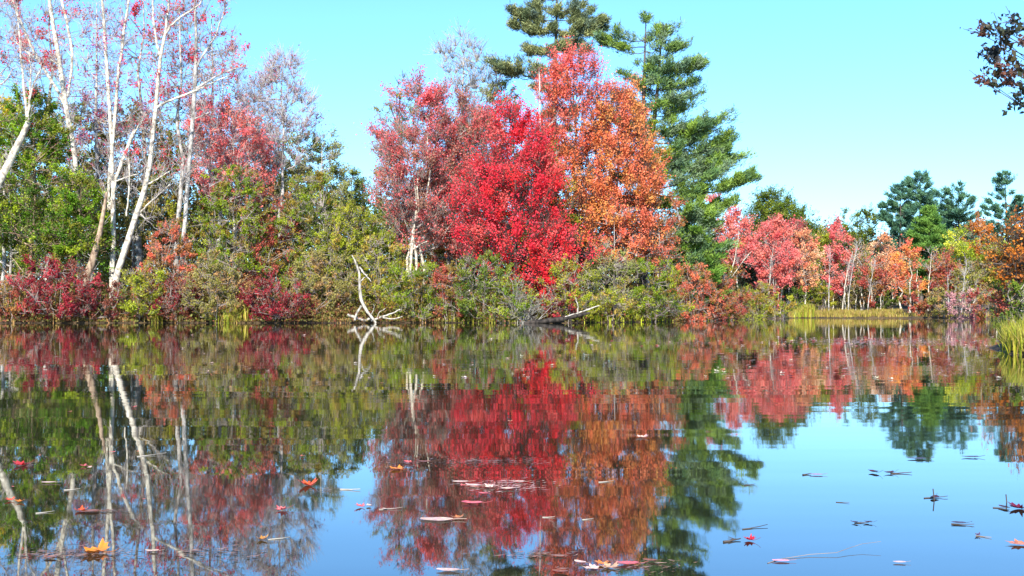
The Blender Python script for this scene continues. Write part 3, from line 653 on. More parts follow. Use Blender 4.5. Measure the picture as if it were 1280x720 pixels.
def right_side():
    # dark orange topped shrub tree on the near right bank
    plant(1284, 27.5, 268, 96, 'brownorange', 'orange and brown leaved small tree on the right bank', base=372, leaf=0.075, dens=0.9, bark=M_DARK, spray=0.38, clumps=200, twig_r=0.006, group='plants of the right bank', trunk_r=0.06)
    shrub(1276, 28.4, 318, 66, 'brownred', 'brown red shrub under the orange tree of the right bank', leaf=0.07, spray=0.28, twig_r=0.006, trunk_r=0.03, group='plants of the right bank')
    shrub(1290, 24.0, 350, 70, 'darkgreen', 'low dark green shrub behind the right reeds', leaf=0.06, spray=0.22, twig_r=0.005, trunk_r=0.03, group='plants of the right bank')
    shrub(1276, 29.5, 335, 60, 'darkgreen', 'dark shrub added as the deep shade behind the brown red one on the right bank', leaf=0.07, spray=0.28, twig_r=0.006, trunk_r=0.03, group='plants of the right bank', dens=1.3)  # dark foliage added to stand for the shadow below the orange tree
    # oak whose branch tips hang into the top right corner
    x, y = 8.6, 12.5; z = float(ground(x, y))
    rng = np.random.default_rng(77)
    root = empty('oak_tree', (x, y, z), 'brown leaved branch tips of a near tree in the top right corner', 'tree')
    g = Geo(); t = np.linspace(0, 1, 10)
    tk = np.stack([0.15 * np.sin(t * 4), 0.1 * t, -0.2 + 7.6 * t], 1)
    g.tubes([tk], [0.16 * (1 - 0.85 * t)], 10); g.build('trunk', M_BROWN, root)
    tips = []
    for (px, py) in [(1228, 44), (1240, 36), (1252, 40), (1264, 42), (1276, 36), (1246, 68), (1256, 62), (1268, 74), (1238, 74), (1250, 92), (1262, 88), (1274, 92), (1232, 104), (1244, 108), (1258, 104), (1270, 106), (1284, 56), (1288, 88), (1268, 28), (1280, 116), (1276, 130), (1292, 30), (1262, 56)]:
        p = at(px, py, 11.6 + rng.uniform(-0.8, 0.8)); tips.append(p - np.array([x, y, z]))
    for k in range(70):
        a = rng.uniform(0, 6.28); r = rng.uniform(0.9, 2.5); zz = rng.uniform(3.2, 8.4); r *= max(0.3, 1 - abs(zz - 5.2) / 4.5)
        q = np.array([math.cos(a) * r, math.sin(a) * r, zz])
        if q[0] > -1.9: tips.append(q)
    tips = np.array(tips); n = len(tips)
    s = np.stack([0 * tips[:, 0], 0 * tips[:, 0], np.clip(tips[:, 2] - 0.45 * np.hypot(tips[:, 0], tips[:, 1]), 1.8, 7.2)], 1)
    t6 = np.linspace(0, 1, 6)[None, :, None]
    LP = s[:, None] * (1 - t6) + tips[:, None] * t6 + rng.normal(0, 0.07, (n, 6, 3)) * np.sin(t6 * np.pi)
    g = Geo(); g.tubes(LP, 0.022 * (1 - 0.85 * t6[:, :, 0]) * np.ones((n, 1)), 5)
    cid = np.repeat(np.arange(n), 7); d = unit(unit(tips - s)[cid] + rng.normal(0, 0.7, (len(cid), 3)))
    tl = rng.uniform(0.08, 0.22, len(cid)); t3 = np.linspace(0, 1, 3)[None, :, None]
    g.tubes(tips[cid][:, None] + d[:, None] * tl[:, None, None] * t3, 0.003 * np.ones((len(cid), 3)), 3)
    g.build('branches', M_DARK, root)
    ti = rng.integers(0, len(cid), 3400); c = tips[cid[ti]] + d[ti] * (tl[ti] * rng.random(3400))[:, None] + rng.normal(0, 0.02, (3400, 3))
    V, q = leaf_quads(rng, c, 0.066, 0.6, droop=0.5)
    mesh_obj('crown', V, q, M_LEAF, root, tint=tints(rng, P_((84, 76, 52), (66, 72, 50), (120, 76, 60), (56, 62, 64), k=0.6), cid[ti], n))

# ------------------------------------------------------------------ the white trunks, traced one by one
def white_tree(label, D, paths, name='birch_tree', mat=M_WHITE, mats=None, base_px=None, leaves=900, pal='redsparse', seed=1, twig_mat=None, twn=26, group='white trunked trees at the left'):
    """paths: list of [(px, py, width px), ...] from the bottom up; the first is the trunk"""
    rng = np.random.default_rng(seed)
    bx, by, bw = paths[0][0]
    p0 = at(bx, by, D); gz = float(ground(p0[0], D))
    root = empty(name, (p0[0], D, gz), label, 'tree', group)
    o = np.array([p0[0], D, gz])
    g1 = Geo(); g2 = Geo(); dep = {}
    allpts = []
    for i, pth in enumerate(paths):
        pts = []; dy = rng.normal(0, 0.05)
        off = rng.uniform(-0.5, 0.5) if i else 0
        for k, (px, py, w) in enumerate(pth):
            yy = off * (k / max(1, len(pth) - 1)) if i else 0
            # branches start at the depth of the trunk
            p = at(px, py, D) - o; p[1] += yy
            pts.append((*p, w * 0.33 / F * D))
        pts = np.array(pts)
        if i == 0 and pts[0, 2] > 0.2:
            pts = np.vstack([[pts[0, 0], pts[0, 1], -0.3, pts[0, 3] * 1.25], pts])
        elif i == 0: pts[0, 2] = -0.3
        q = resample(pts, 14); wob = rng.normal(0, 0.02, (14, 2)); wob[0] = 0
        q[:, 0] += wob[:, 0]; q[:, 1] += wob[:, 1]
        gg = g1 if i == 0 else Geo()
        gg.tubes([q[:, :3]], [np.maximum(q[:, 3], 0.012)], 8 if q[0, 3] > 0.04 else 5)
        gg.build('trunk' if i == 0 else 'limb', mat, root)
        allpts.append(q)
    # fine twigs on the upper half of everything
    S = []; Dr = []
    for q in allpts:
        ln = np.linalg.norm(q[-1, :3] - q[0, :3])
        for k in range(int(twn * max(0.4, ln / 6))):
            u = rng.uniform(0.35, 1) * 13; i0 = min(int(u), 12); f = u - i0
            S.append(q[i0, :3] * (1 - f) + q[i0 + 1, :3] * f)
            d = rng.normal(0, 0.6, 3); d += unit(q[i0 + 1, :3] - q[i0, :3]) * 0.7; d[2] += 0.4; Dr.append(unit(d))
    S = np.array(S); Dr = np.array(Dr); n = len(S)
    L = rng.uniform(0.4, 1.5, n); t5 = np.linspace(0, 1, 5)[None, :, None]
    TP = S[:, None] + Dr[:, None] * L[:, None, None] * t5 + rng.normal(0, 0.06, (n, 5, 3)) * t5
    TP[:, :, 2] += 0.15 * t5[:, :, 0] ** 2 * L[:, None]
    g3 = Geo(); g3.tubes(TP, 0.014 * (1 - 0.6 * t5[:, :, 0]) * np.ones((n, 1)), 4)
    cid = np.repeat(np.arange(n), 5); uu = rng.uniform(0.3, 1, len(cid)); ii = np.minimum((uu * 4).astype(int), 3)
    st = TP[cid, ii]; d2 = unit(Dr[cid] + rng.normal(0, 0.6, (len(cid), 3))); l2 = rng.uniform(0.2, 0.7, len(cid))
    t3 = np.linspace(0, 1, 3)[None, :, None]
    g3.tubes(st[:, None] + d2[:, None] * l2[:, None, None] * t3, 0.008 * np.ones((len(cid), 3)), 3)
    g3.build('twigs', twig_mat or M_PINK, root)
    if leaves:
        hi = st[:, 2] > np.percentile(st[:, 2], 35)
        cand = np.where(hi)[0]
        hot = rng.choice(cand, max(8, leaves // 26)); ti = rng.choice(hot, leaves)
        c = st[ti] + d2[ti] * (l2[ti] * rng.random(leaves) * 1.2)[:, None] + rng.normal(0, 0.10, (leaves, 3))
        V, q = leaf_quads(rng, c, 0.13, 0.65, droop=0.4)
        mesh_obj('crown', V, q, M_LEAF, root, tint=tints(rng, PAL[pal], cid[ti], n))
    return root

def white_trees():
    white_tree('thick white trunk leaning in from the left edge and forking', 64.5, [
        [(-34, 300, 20), (-14, 256, 18), (0, 225, 17), (16, 195, 15), (36, 152, 11)],
        [(34, 160, 6), (33, 128, 5), (28, 85, 4), (24, 40, 3), (22, 0, 2), (20, -20, 1.5)], [(35, 154, 5), (40, 110, 3.5), (52, 90, 2), (60, 70, 1.5)],
        [(33, 158, 4), (38, 104, 2.5), (36, 60, 1.5)]], seed=3, leaves=250)
    white_tree('tall white trunk forking low, third from the left edge', 66.0, [
        [(99, 262, 8), (98, 230, 9), (94, 195, 9), (86, 150, 10), (80, 118, 10), (74, 70, 9), (66, 35, 8), (62, 0, 7), (56, -40, 4)],
        [(92, 180, 7), (88, 150, 6), (80, 122, 6), (66, 106, 6), (48, 76, 5), (30, 40, 5), (20, 15, 4), (8, -15, 3)],
        [(84, 122, 5), (90, 88, 5), (90, 60, 5), (84, 30, 5), (76, 0, 5), (70, -30, 3)], [(46, 74, 3), (30, 62, 3), (16, 50, 2)],
        [(78, 85, 3), (66, 76, 3), (56, 70, 2)]], seed=5, leaves=800)
    white_tree('cluster of three thin white stems left of the leaning white trunk', 65.2, [
        [(141, 300, 10), (142, 270, 9), (142, 230, 8), (139, 180, 7), (138, 130, 7), (134, 80, 7), (130, 40, 6), (128, 0, 6), (127, -30, 4)],
        [(136, 262, 6), (135, 220, 6), (140, 190, 6), (144, 150, 6), (146, 110, 6), (150, 70, 5), (156, 35, 5), (161, 0, 4), (165, -30, 3)],
        [(138, 262, 7), (144, 225, 7), (156, 190, 7), (168, 162, 7)], [(168, 166, 3), (176, 150, 2), (182, 140, 1.5)],
        [(142, 228, 3), (158, 221, 3), (172, 217, 2)]], seed=7, leaves=500, pal='purple')
    white_tree('bright white trunk leaning right from the bank, the most visible one', 63.4, [
        [(138, 352, 12), (150, 328, 14), (160, 302, 12), (172, 270, 11), (184, 228, 10), (190, 190, 8), (194, 150, 8), (195, 110, 7.5), (199, 72, 7), (207, 42, 5), (212, 10, 5), (214, -30, 3)],
        [(194, 136, 5), (206, 128, 4.5), (222, 122, 4), (240, 116, 4), (260, 107, 3), (276, 99, 2), (292, 94, 1.5)],
        [(199, 70, 5), (194, 45, 4), (190, 22, 3.5), (189, -15, 2.5)], [(207, 42, 4), (215, 28, 4), (230, 16, 3.5), (246, 6, 3), (256, -10, 2)],
        [(182, 232, 3), (196, 224, 3), (212, 214, 2)], [(174, 266, 3.5), (188, 252, 3), (202, 240, 2.5), (212, 230, 2)],
        [(158, 270, 3), (160, 240, 3), (160, 215, 3), (158, 196, 2)], [(176, 268, 3), (184, 275, 2.5), (190, 272, 1.5)]], seed=9, leaves=420, twn=18)
    white_tree('straight grey white trunk right of the bright leaning one', 65.8, [
        [(228, 312, 8), (230, 285, 9), (233, 255, 9), (236, 215, 9), (238, 180, 7), (240, 150, 8), (243, 115, 9), (246, 85, 8), (247, 50, 6), (244, 20, 5), (243, -25, 3)],
        [(244, 112, 5), (258, 102, 4), (274, 92, 3.5), (292, 85, 2.5), (304, 80, 1.5)], [(246, 84, 5), (254, 66, 4.5), (264, 54, 4), (276, 22, 3), (282, -10, 2)],
        [(240, 150, 3), (252, 146, 3), (262, 142, 2)], [(232, 262, 2.5), (228, 235, 2), (232, 215, 2)]], seed=12, leaves=900, mat=M_GREY)
    white_tree('rough brown leaning stump stem at the foot of the white stems', 64.0, [
        [(106, 352, 15), (112, 335, 17), (118, 318, 14), (124, 300, 11), (128, 270, 8), (134, 240, 5)]], seed=14, leaves=0, mat=M_BROWN, twn=8, name='dead_tree')
    # slender pale stems seen between leaves
    for k, (lb, D, pth, mt) in enumerate([
        ('thin pale trunk standing in the dull red maple', 67.0, [[(513, 330, 5), (515, 305, 7), (518, 288, 4), (522, 250, 3), (516, 215, 2.5)], [(516, 312, 3), (526, 305, 2.5), (535, 301, 1.5)]], M_WHITE),
        ('thin pale trunk at the left side of the coral maple', 68.0, [[(676, 240, 3), (675, 190, 3.5), (675, 150, 3), (674, 88, 2)], [(675, 168, 2), (690, 152, 1.5), (700, 148, 1)], [(690, 225, 2), (706, 222, 2), (722, 218, 1.5)]], M_GREY),
        ('thin forked white stem below the salmon pink tree', 90.0, [[(908, 360, 2), (916, 335, 2), (921, 312, 1.6), (924, 290, 1)], [(912, 350, 1.6), (930, 325, 1.4), (940, 314, 1)]], M_WHITE),
        ('short white twig stem in front of the lower bright green pine', 81.0, [[(894, 330, 2), (893, 315, 2), (892, 305, 1.5)], [(893, 318, 2), (898, 310, 1.5)]], M_WHITE),
        ]):
        white_tree(lb, D, pth, seed=40 + k, leaves=0, mat=mt, twn=6, name='thin_tree', group='slender pale stems')
    # white stems on the far shore, each a thin tree of its own
    far = [(960, 104, 325, 388, 4, 'thicker white stem below the large salmon tree'), (968, 105, 340, 388, -2, 'white stem right of the thicker one below the salmon tree'),
           (1036, 108, 330, 382, 1, 'upright white stem left of the pink red tree'),
           (1053, 109, 330, 382, 8, 'white stem leaning right, first of the leaning group'), (1060, 109, 325, 381, 7, 'white stem leaning right, second of the leaning group'),
           (1085, 110, 340, 380, 6, 'white stem left of the dark hollow'),
           (1160, 110, 330, 375, 3, 'white stem below the bright green pine'),
           (1186, 100, 360, 388, -1, 'bright short white stem among grey brown shrubs'), (1202, 106, 340, 385, 4, 'pale leaning stem at the far right')]
    for k, (px, D, t_, b_, dx, lb) in enumerate(far):
        white_tree(lb, D, [[(px, b_, 2.0), (px + dx * 0.4, (t_ + b_) / 2 + 2, 1.6), (px + dx, t_, 1.1), (px + dx * 1.6, t_ - 15, 0.8)]], seed=60 + k, leaves=0, twn=14, mat=M_WHITE if k % 3 == 0 else M_GREY, name='thin_tree', group='white stems on the far shore')

# ------------------------------------------------------------------ dead wood
def deadwood():
    def wood(name, label, cat, D, paths, part='branch', mats=(M_DRIFT,), seed=0):
        rng = np.random.default_rng(seed)
        p0 = at(paths[0][0][0], 402, D); o = np.array([p0[0], D, 0.0]); root = empty(name, o, label, cat)
        for i, pth in enumerate(paths):
            pts = []; off = rng.uniform(-0.4, 0.4)
            for k, (px, py, w) in enumerate(pth):
                p = at(px, py, D) - o; p[1] += off * k / (len(pth) - 1) if i else 0; pts.append((*p, w * 0.34 / F * D))
            q = resample(np.array(pts), 12); q[:, :3] += rng.normal(0, 0.012, (12, 3)); q[:, 3] *= rng.uniform(0.85, 1.15, 12)
            g = Geo(); g.tubes([q[:, :3]], [q[:, 3]], 8)
            g.build('trunk' if i == 0 else part, mats[min(i, len(mats) - 1)], root)
        return root
    wood('driftwood_snag', 'pale upright driftwood snag with a forked foot at the water', 'driftwood', 60.4, [
        [(470, 403, 4), (461, 394, 5), (453, 381, 6), (449, 368, 6), (450, 355, 5), (450, 338, 4.5), (446, 330, 4), (440, 319, 2)],
        [(449, 334, 4), (456, 342, 3), (465, 352, 1.5)], [(452, 382, 5), (447, 390, 4), (444, 400, 4)], [(434, 393, 4), (444, 397, 5), (455, 401, 5), (462, 398, 4)],
        [(451, 352, 2.5), (456, 346, 1.5), (460, 344, 1)]], seed=2)
    wood('fallen_branch', 'grey fallen branches lying right of the driftwood snag', 'branch', 60.8, [
        [(464, 401, 4), (478, 396, 3.5), (490, 392, 3), (500, 387, 2)], [(470, 400, 2), (474, 390, 1.5), (482, 386, 1)], [(478, 397, 2), (490, 399, 2), (504, 396, 1.5)],
        [(462, 396, 2), (468, 386, 1.5), (466, 380, 1)]], seed=4)
    wood('fallen_log', 'dark fallen log with a pale broken end reaching over the water', 'log', 59.6, [
        [(655, 404, 6), (675, 402, 9), (695, 400, 9), (712, 397, 8), (728, 393, 6), (737, 391, 5)],
        [(706, 396, 2.5), (720, 392, 3), (735, 387, 3), (750, 382, 1.5)], [(722, 394, 3), (723, 384, 2.5), (719, 372, 1.5)], [(668, 402, 4), (664, 394, 3), (658, 388, 2)],
        [(713, 398, 3), (714, 405, 3)], [(680, 400, 3), (696, 404, 4), (706, 402, 3)]], mats=(M_LOG, M_DRIFT, M_DRIFT, M_LOG, M_LOG, M_LOG), seed=6)
    # bare grey bush beside the log
    rng = np.random.default_rng(8); D = 61.3; x, y, z = spot(652, D)
    root = empty('bare_bush', (x, y, z), 'bare silvery grey bush at the water left of the fallen log', 'bush')
    n = 60; a = rng.normal(0, 0.55, n); L = rng.uniform(0.8, 2.9, n) * (1 - 0.35 * np.abs(a))
    b = np.stack([rng.normal(0, 0.35, n), rng.normal(0, 0.25, n), np.full(n, -0.1)], 1)
    t = np.linspace(0, 1, 7)[None, :, None]
    d = np.stack([np.sin(a), rng.normal(0, 0.4, n), np.cos(a)], 1)
    P = b[:, None] + d[:, None] * L[:, None, None] * t + rng.normal(0, 0.07, (n, 7, 3)) * t; P[:, :, 0] += (np.sin(a) * 0.5)[:, None] * t[:, :, 0] ** 2 * L[:, None]
    g = Geo(); g.tubes(P, 0.022 * (1 - 0.75 * t[:, :, 0]) * np.ones((n, 1)), 4); g.build('stem', M_SILVER, root)
    cid = np.repeat(np.arange(n), 9); ii = rng.integers(2, 7, len(cid)); s = P[cid, ii]; dd = unit(d[cid] + rng.normal(0, 0.6, (len(cid), 3))); l = rng.uniform(0.15, 0.6, len(cid))
    t3 = np.linspace(0, 1, 3)[None, :, None]; g = Geo(); g.tubes(s[:, None] + dd[:, None] * l[:, None, None] * t3, 0.008 * np.ones((len(cid), 3)), 3); g.build('twigs', M_SILVER, root)

# ------------------------------------------------------------------ stuff
def blades(rng, base, h, w, lean=0.25):
    """tapered curved grass blades (two quads each)"""
    n = len(base); a = rng.uniform(0, 6.28, n); dx = np.stack([np.cos(a), np.sin(a), 0 * a], 1)
    ln = rng.normal(0, lean, (n, 1)) * h[:, None]; dr = rng.uniform(0, 6.28, n); dv = np.stack([np.cos(dr), np.sin(dr), 0 * dr], 1)
    mid = base + np.array([0, 0, 0.55]) * h[:, None] + dv * ln * 0.3; tip = base + np.array([0, 0, 1.0]) * h[:, None] + dv * ln
    W = dx * w[:, None] / 2
    V = np.stack([base - W, base + W, mid + W * 0.8, mid - W * 0.8, tip + W * 0.1, tip - W * 0.1], 1).reshape(-1, 3)
    k = np.arange(n)[:, None] * 6
    q = np.concatenate([k + [[0, 1, 2, 3]], k + [[3, 2, 4, 5]]], 1).reshape(-1, 4)
    return V, q

def bank_grass():
    rng = np.random.default_rng(101)
    def strip(name, segs, label):
        Vs, Qs, Ts, n0 = [], [], [], 0
        for (px0, px1, n, h0, h1, dmin, dmax, pal, wd) in segs:
            px = rng.uniform(px0, px1, n * 4)
            D = rng.uniform(55 if dmax < 100 else 60, 120, n * 4) if False else None
            # candidates: walk inland from the shore along the line of sight
            xs, ys = [], []
            Ds = np.arange(14, 125, 0.25)
            for p in rng.uniform(px0, px1, n):
                X = (p - 640) / F * Ds; sd = shore_dist(X, Ds)
                if px0 > 1240: k = np.where((sd > 0) & (Ds < 40))[0]
                else: k = np.where((sd > -0.1) & (Ds > 50))[0]
                if len(k) == 0: continue
                d = Ds[k[0]] + rng.uniform(dmin, dmax); xs.append((p - 640) / F * d); ys.append(d)
            xs = np.array(xs); ys = np.array(ys)
            cl = np.sin(xs * 2.1 + 1.3) * np.sin(xs * 0.77) * 0.35 + 0.8
            h = 0.75 * rng.uniform(h0, h1, len(xs))  * np.clip(cl, 0.4, 1.2)
            b = np.stack([xs, ys, np.maximum(ground(xs, ys), -0.08)], 1)
            V, q = blades(rng, b, h, np.full(len(xs), wd) * rng.uniform(0.7, 1.3, len(xs)), 0.28)
            Vs.append(V); Qs.append(q + n0); n0 += len(V)
            c = tints(rng, PAL[pal] if isinstance(pal, str) else pal, np.arange(len(xs)), len(xs)); Ts.append(np.repeat(c, 2, axis=0))
        o = mesh_obj(name, np.concatenate(Vs), np.concatenate(Qs), M_GRASS, tint=np.concatenate(Ts)); tag(o, label, 'grass', kind='stuff')
    straw = P_((214, 168, 104), (190, 140, 84), (170, 120, 70), (200, 176, 110), k=0.7)
    lime = P_((180, 180, 52), (140, 156, 44), (200, 186, 84), (150, 130, 60), k=0.66)
    strip('bank_grass', [(-30, 160, 520, 0.2, 0.8, -0.1, 1.0, straw, 0.035), (150, 400, 260, 0.15, 0.5, -0.1, 0.8, straw, 0.03),
                         (262, 312, 420, 0.7, 1.5, -0.1, 0.8, lime, 0.035), (186, 204, 120, 0.6, 1.2, -0.1, 0.6, lime, 0.03),
                         (400, 560, 350, 0.15, 0.5, -0.1, 0.7, straw, 0.03), (545, 650, 420, 0.4, 0.9, -0.2, 0.8, lime, 0.035),
                         (730, 960, 600, 0.3, 0.9, -0.2, 1.2, 'yellowgreen', 0.04)], 'dry and yellow green grass fringing the wooded bank')
    gold = P_((172, 154, 70), (186, 168, 84), (150, 142, 56), (176, 140, 84), k=0.62)
    strip('meadow_grass', [(985, 1128, 6500, 0.2, 0.75, 0.0, 12.0, gold, 0.07), (992, 1018, 700, 0.9, 1.6, 0.0, 2.0, lime, 0.06), (1110, 1250, 700, 0.15, 0.6, 0.0, 4.0, gold, 0.06)],
          'low golden marsh grass along the far shore')
    strip('reeds', [(1252, 1262, 260, 0.30, 0.55, -0.3, 0.8, lime, 0.014), (1256, 1330, 2600, 0.35, 0.8, -0.2, 2.2, lime, 0.016), (1262, 1300, 500, 0.3, 0.7, -0.1, 2.5, 'green', 0.014)],
          'yellow green reeds standing at the right edge of the pond')

def woods():
    """brush and far-off wood that read as one mass"""
    rng = np.random.default_rng(202)
    def mass(name, n, xy, hfun, leaf, pal, label):
        x, y = xy(n); z0 = ground(x, y); keep = shore_dist(x, y) > 0.12; x, y, z0 = x[keep], y[keep], z0[keep]
        nc = len(x); h = hfun(x, y) * rng.uniform(0.02, 1, nc)
        per = 26; cid = np.repeat(np.arange(nc), per)
        c = np.stack([x, y, z0 + h], 1)[cid] + rng.normal(0, 1, (nc * per, 3)) * np.array([0.55, 0.55, 0.45]) * leaf / 0.2
        c[:, 2] = np.maximum(c[:, 2], z0[cid] + 0.03)
        V, q = leaf_quads(rng, c, leaf, 0.6)
        o = mesh_obj(name, V, q, M_LEAF, tint=tints(rng, pal, cid, nc, var=0.35)); tag(o, label, 'undergrowth', kind='stuff')
    brush = P_((136, 116, 60), (124, 124, 50), (140, 84, 64), (104, 100, 50), k=0.7)
    def xy1(n):
        px = rng.uniform(-140, 940, n); D = 60.0 + 17 * rng.random(n) ** 1.3 + np.clip(px - 800, 0, 200) * 0.10
        return (px - 640) / F * D, D
    mass('brush', 7500, xy1, lambda x, y: (0.35 + 1.5 * np.clip(shore_dist(x, y) / 5, 0, 1)) * (1 + 0.3 * np.sin(x * 0.9)), 0.16, brush, 'tangled brown and olive brush under the trees')
    dark = P_((84, 92, 50), (96, 88, 60), (70, 84, 44), (110, 92, 70), k=0.6)
    def xy2(n):
        px = rng.uniform(-260, 862, n); D = 92 + rng.uniform(0, 12, n); return (px - 640) / F * D, D
    mass('far_wood', 6500, xy2, lambda x, y: 8.0 + 1.2 * np.sin(x * 0.5) + np.where(x < -14, 2.5, 0), 0.3, dark, 'unbroken wood behind the near bank')
    def xy3(n):
        px = rng.uniform(880, 1500, n); D = 142 + rng.uniform(0, 14, n); return (px - 640) / F * D, D
    mass('far_wood', 8000, xy3, lambda x, y: 9.0 + 1.0 * np.sin(x * 0.35), 0.36, P_((104, 104, 64), (120, 104, 76), (90, 100, 60), (130, 104, 84), k=0.62), 'unbroken wood behind the far shore trees')

# ------------------------------------------------------------------ floating leaves
MAPLE = [(0.0, -0.30), (0.10, -0.34), (0.34, -0.42), (0.30, -0.22), (0.52, -0.10), (0.42, 0.02), (0.58, 0.22), (0.34, 0.20), (0.24, 0.14), (0.22, 0.36), (0.12, 0.34), (0.0, 0.62)]
def leaf_mesh(kind, curl, col, seed, stem=True):
    rng = np.random.default_rng(seed)
    if kind == 'maple':
        h = MAPLE; out = h + [(-x, y) for x, y in h[-2:0:-1]]
    elif kind == 'oval':
        a = np.linspace(0, 2 * np.pi, 15)[:-1]; out = [(0.27 * math.sin(t) * (1 + 0.15 * math.cos(t)), -0.5 * math.cos(t)) for t in a]
    out = np.array(out) * (1 + rng.normal(0, 0.05, (len(out), 1)))
    rings = [0.35, 0.7, 1.0]; V = [(0, 0, 0)]
    for r in rings:
        for (x, y) in out: V.append((x * r, y * r, 0))
    V = np.array(V, float); n = len(out)
    cz = curl * (np.abs(V[:, 0]) ** 1.6 * 0.9 + 0.5 * np.clip(V[:, 1], 0, 1) ** 2 + 0.35 * np.clip(-V[:, 1], 0, 1) ** 2)
    cz += 0.05 * curl * np.sin(V[:, 0] * 13 + seed) * np.abs(V[:, 1] + 0.2) * 2
    r2 = V[:, 0] ** 2 + V[:, 1] ** 2; cz = cz * 0.45 + curl * 0.42 * r2; V[:, 2] = cz; V[:, :2] *= (1 - 0.3 * curl * np.minimum(r2, 0.6))[:, None]
    tri = [(0, 1 + i, 1 + (i + 1) % n) for i in range(n)]
    quad = []
    for k in range(2):
        a0 = 1 + k * n; b0 = a0 + n
        quad += [(a0 + i, b0 + i, b0 + (i + 1) % n, a0 + (i + 1) % n) for i in range(n)]
    nv = len(V); sv, sq = tubes([[(0, -0.25, 0.0), (0.02, -0.5, 0.05 * curl), (0.06, -0.72, 0.16 * curl), (0.05, -0.9, 0.3 * curl)]], [[0.016, 0.013, 0.011, 0.010]], 4)
    V = np.vstack([V, sv]); sq = sq + nv
    Fb = [np.array(tri), np.array(quad)] + ([sq] if stem else [])
    nf = len(tri) + len(quad) + (len(sq) if stem else 0)
    c = np.array(col)[None] * rng.uniform(0.7, 1.25, (nf, 1)) * (1 + rng.normal(0, 0.08, (nf, 3)))
    if stem: c[-len(sq):] = np.array(col) * 0.5
    V[:, 2] -= V[:len(V) - len(sv), 2].min()
    return V, Fb, np.clip(c, 0.003, 0.8)

def float_leaf(px, py, wpx, col, curl, kind, label, rz=0.0, seed=0, group='fallen leaves floating on the water', name='fallen_leaf', tilt=(0, 0)):
    p = on_water(px, py); D = p[1]
    V, Fb, c = leaf_mesh(kind, curl, lin(col) * 0.8, seed)
    s = wpx / F * D / (1.0 if kind == 'maple' else 0.75)
    V = V * s
    if kind == 'maple' and wpx > 6:
        ca, sa = math.cos(rz), math.sin(rz); V[:, :2] = V[:, :2] @ np.array([[ca, sa], [-sa, ca]])
        th = 0.0 + 0.05 * ((seed * 7) % 5) / 4; V[:, 2] += np.sin(V[:, 0] / s * 5 + seed) * 0.04 * s * curl
        V = np.stack([V[:, 0], V[:, 1] * math.cos(th) - V[:, 2] * math.sin(th), V[:, 1] * math.sin(th) + V[:, 2] * math.cos(th)], 1)
        V[:, 2] -= np.percentile(V[:, 2], 22); rz = 0.0
    o = mesh_obj(name, V, Fb, M_FLOAT, tint=c, loc=(p[0], p[1], 0.004 + 0.5 * s * (abs(math.sin(tilt[0])) + abs(math.sin(tilt[1])))*0.6)); o.rotation_euler = (tilt[0], tilt[1], rz)
    return tag(o, label, 'leaf', group)

def float_twig(px0, py0, px1, py1, wpx, label, mat=M_DARK, seed=0, name='floating_twig', fork=False, rise=0.0):
    rng = np.random.default_rng(seed)
    a = on_water(px0, py0); b = on_water(px1, py1); o = (a + b) / 2; D = o[1]; r = wpx / 2 / F * D
    t = np.linspace(0, 1, 8)[:, None]; P = (a - o) * (1 - t) + (b - o) * t; ln = np.linalg.norm(b - a)
    P += rng.normal(0, 0.02, P.shape) * ln; P[:, 2] = r * 0.6 + rise * ln * t[:, 0] ** 2
    g = Geo(); g.tubes([P], [r * (1.1 - 0.6 * t[:, 0])], 6)
    if fork:
        for s in (-1, 1):
            k = rng.integers(2, 6); d = np.array([rng.normal(), rng.normal(), 0.6 if s > 0 else 0.1]); d = unit(d) * ln * 0.35
            Q = P[k] + d * np.linspace(0, 1, 8)[:, None]; g.tubes([Q], [r * 0.6 * (1 - 0.6 * t[:, 0])], 5)
    ob = g.build(name, mat, None); ob.location = [float(v) for v in o]
    return tag(ob, label, 'twig', 'twigs floating on the water')

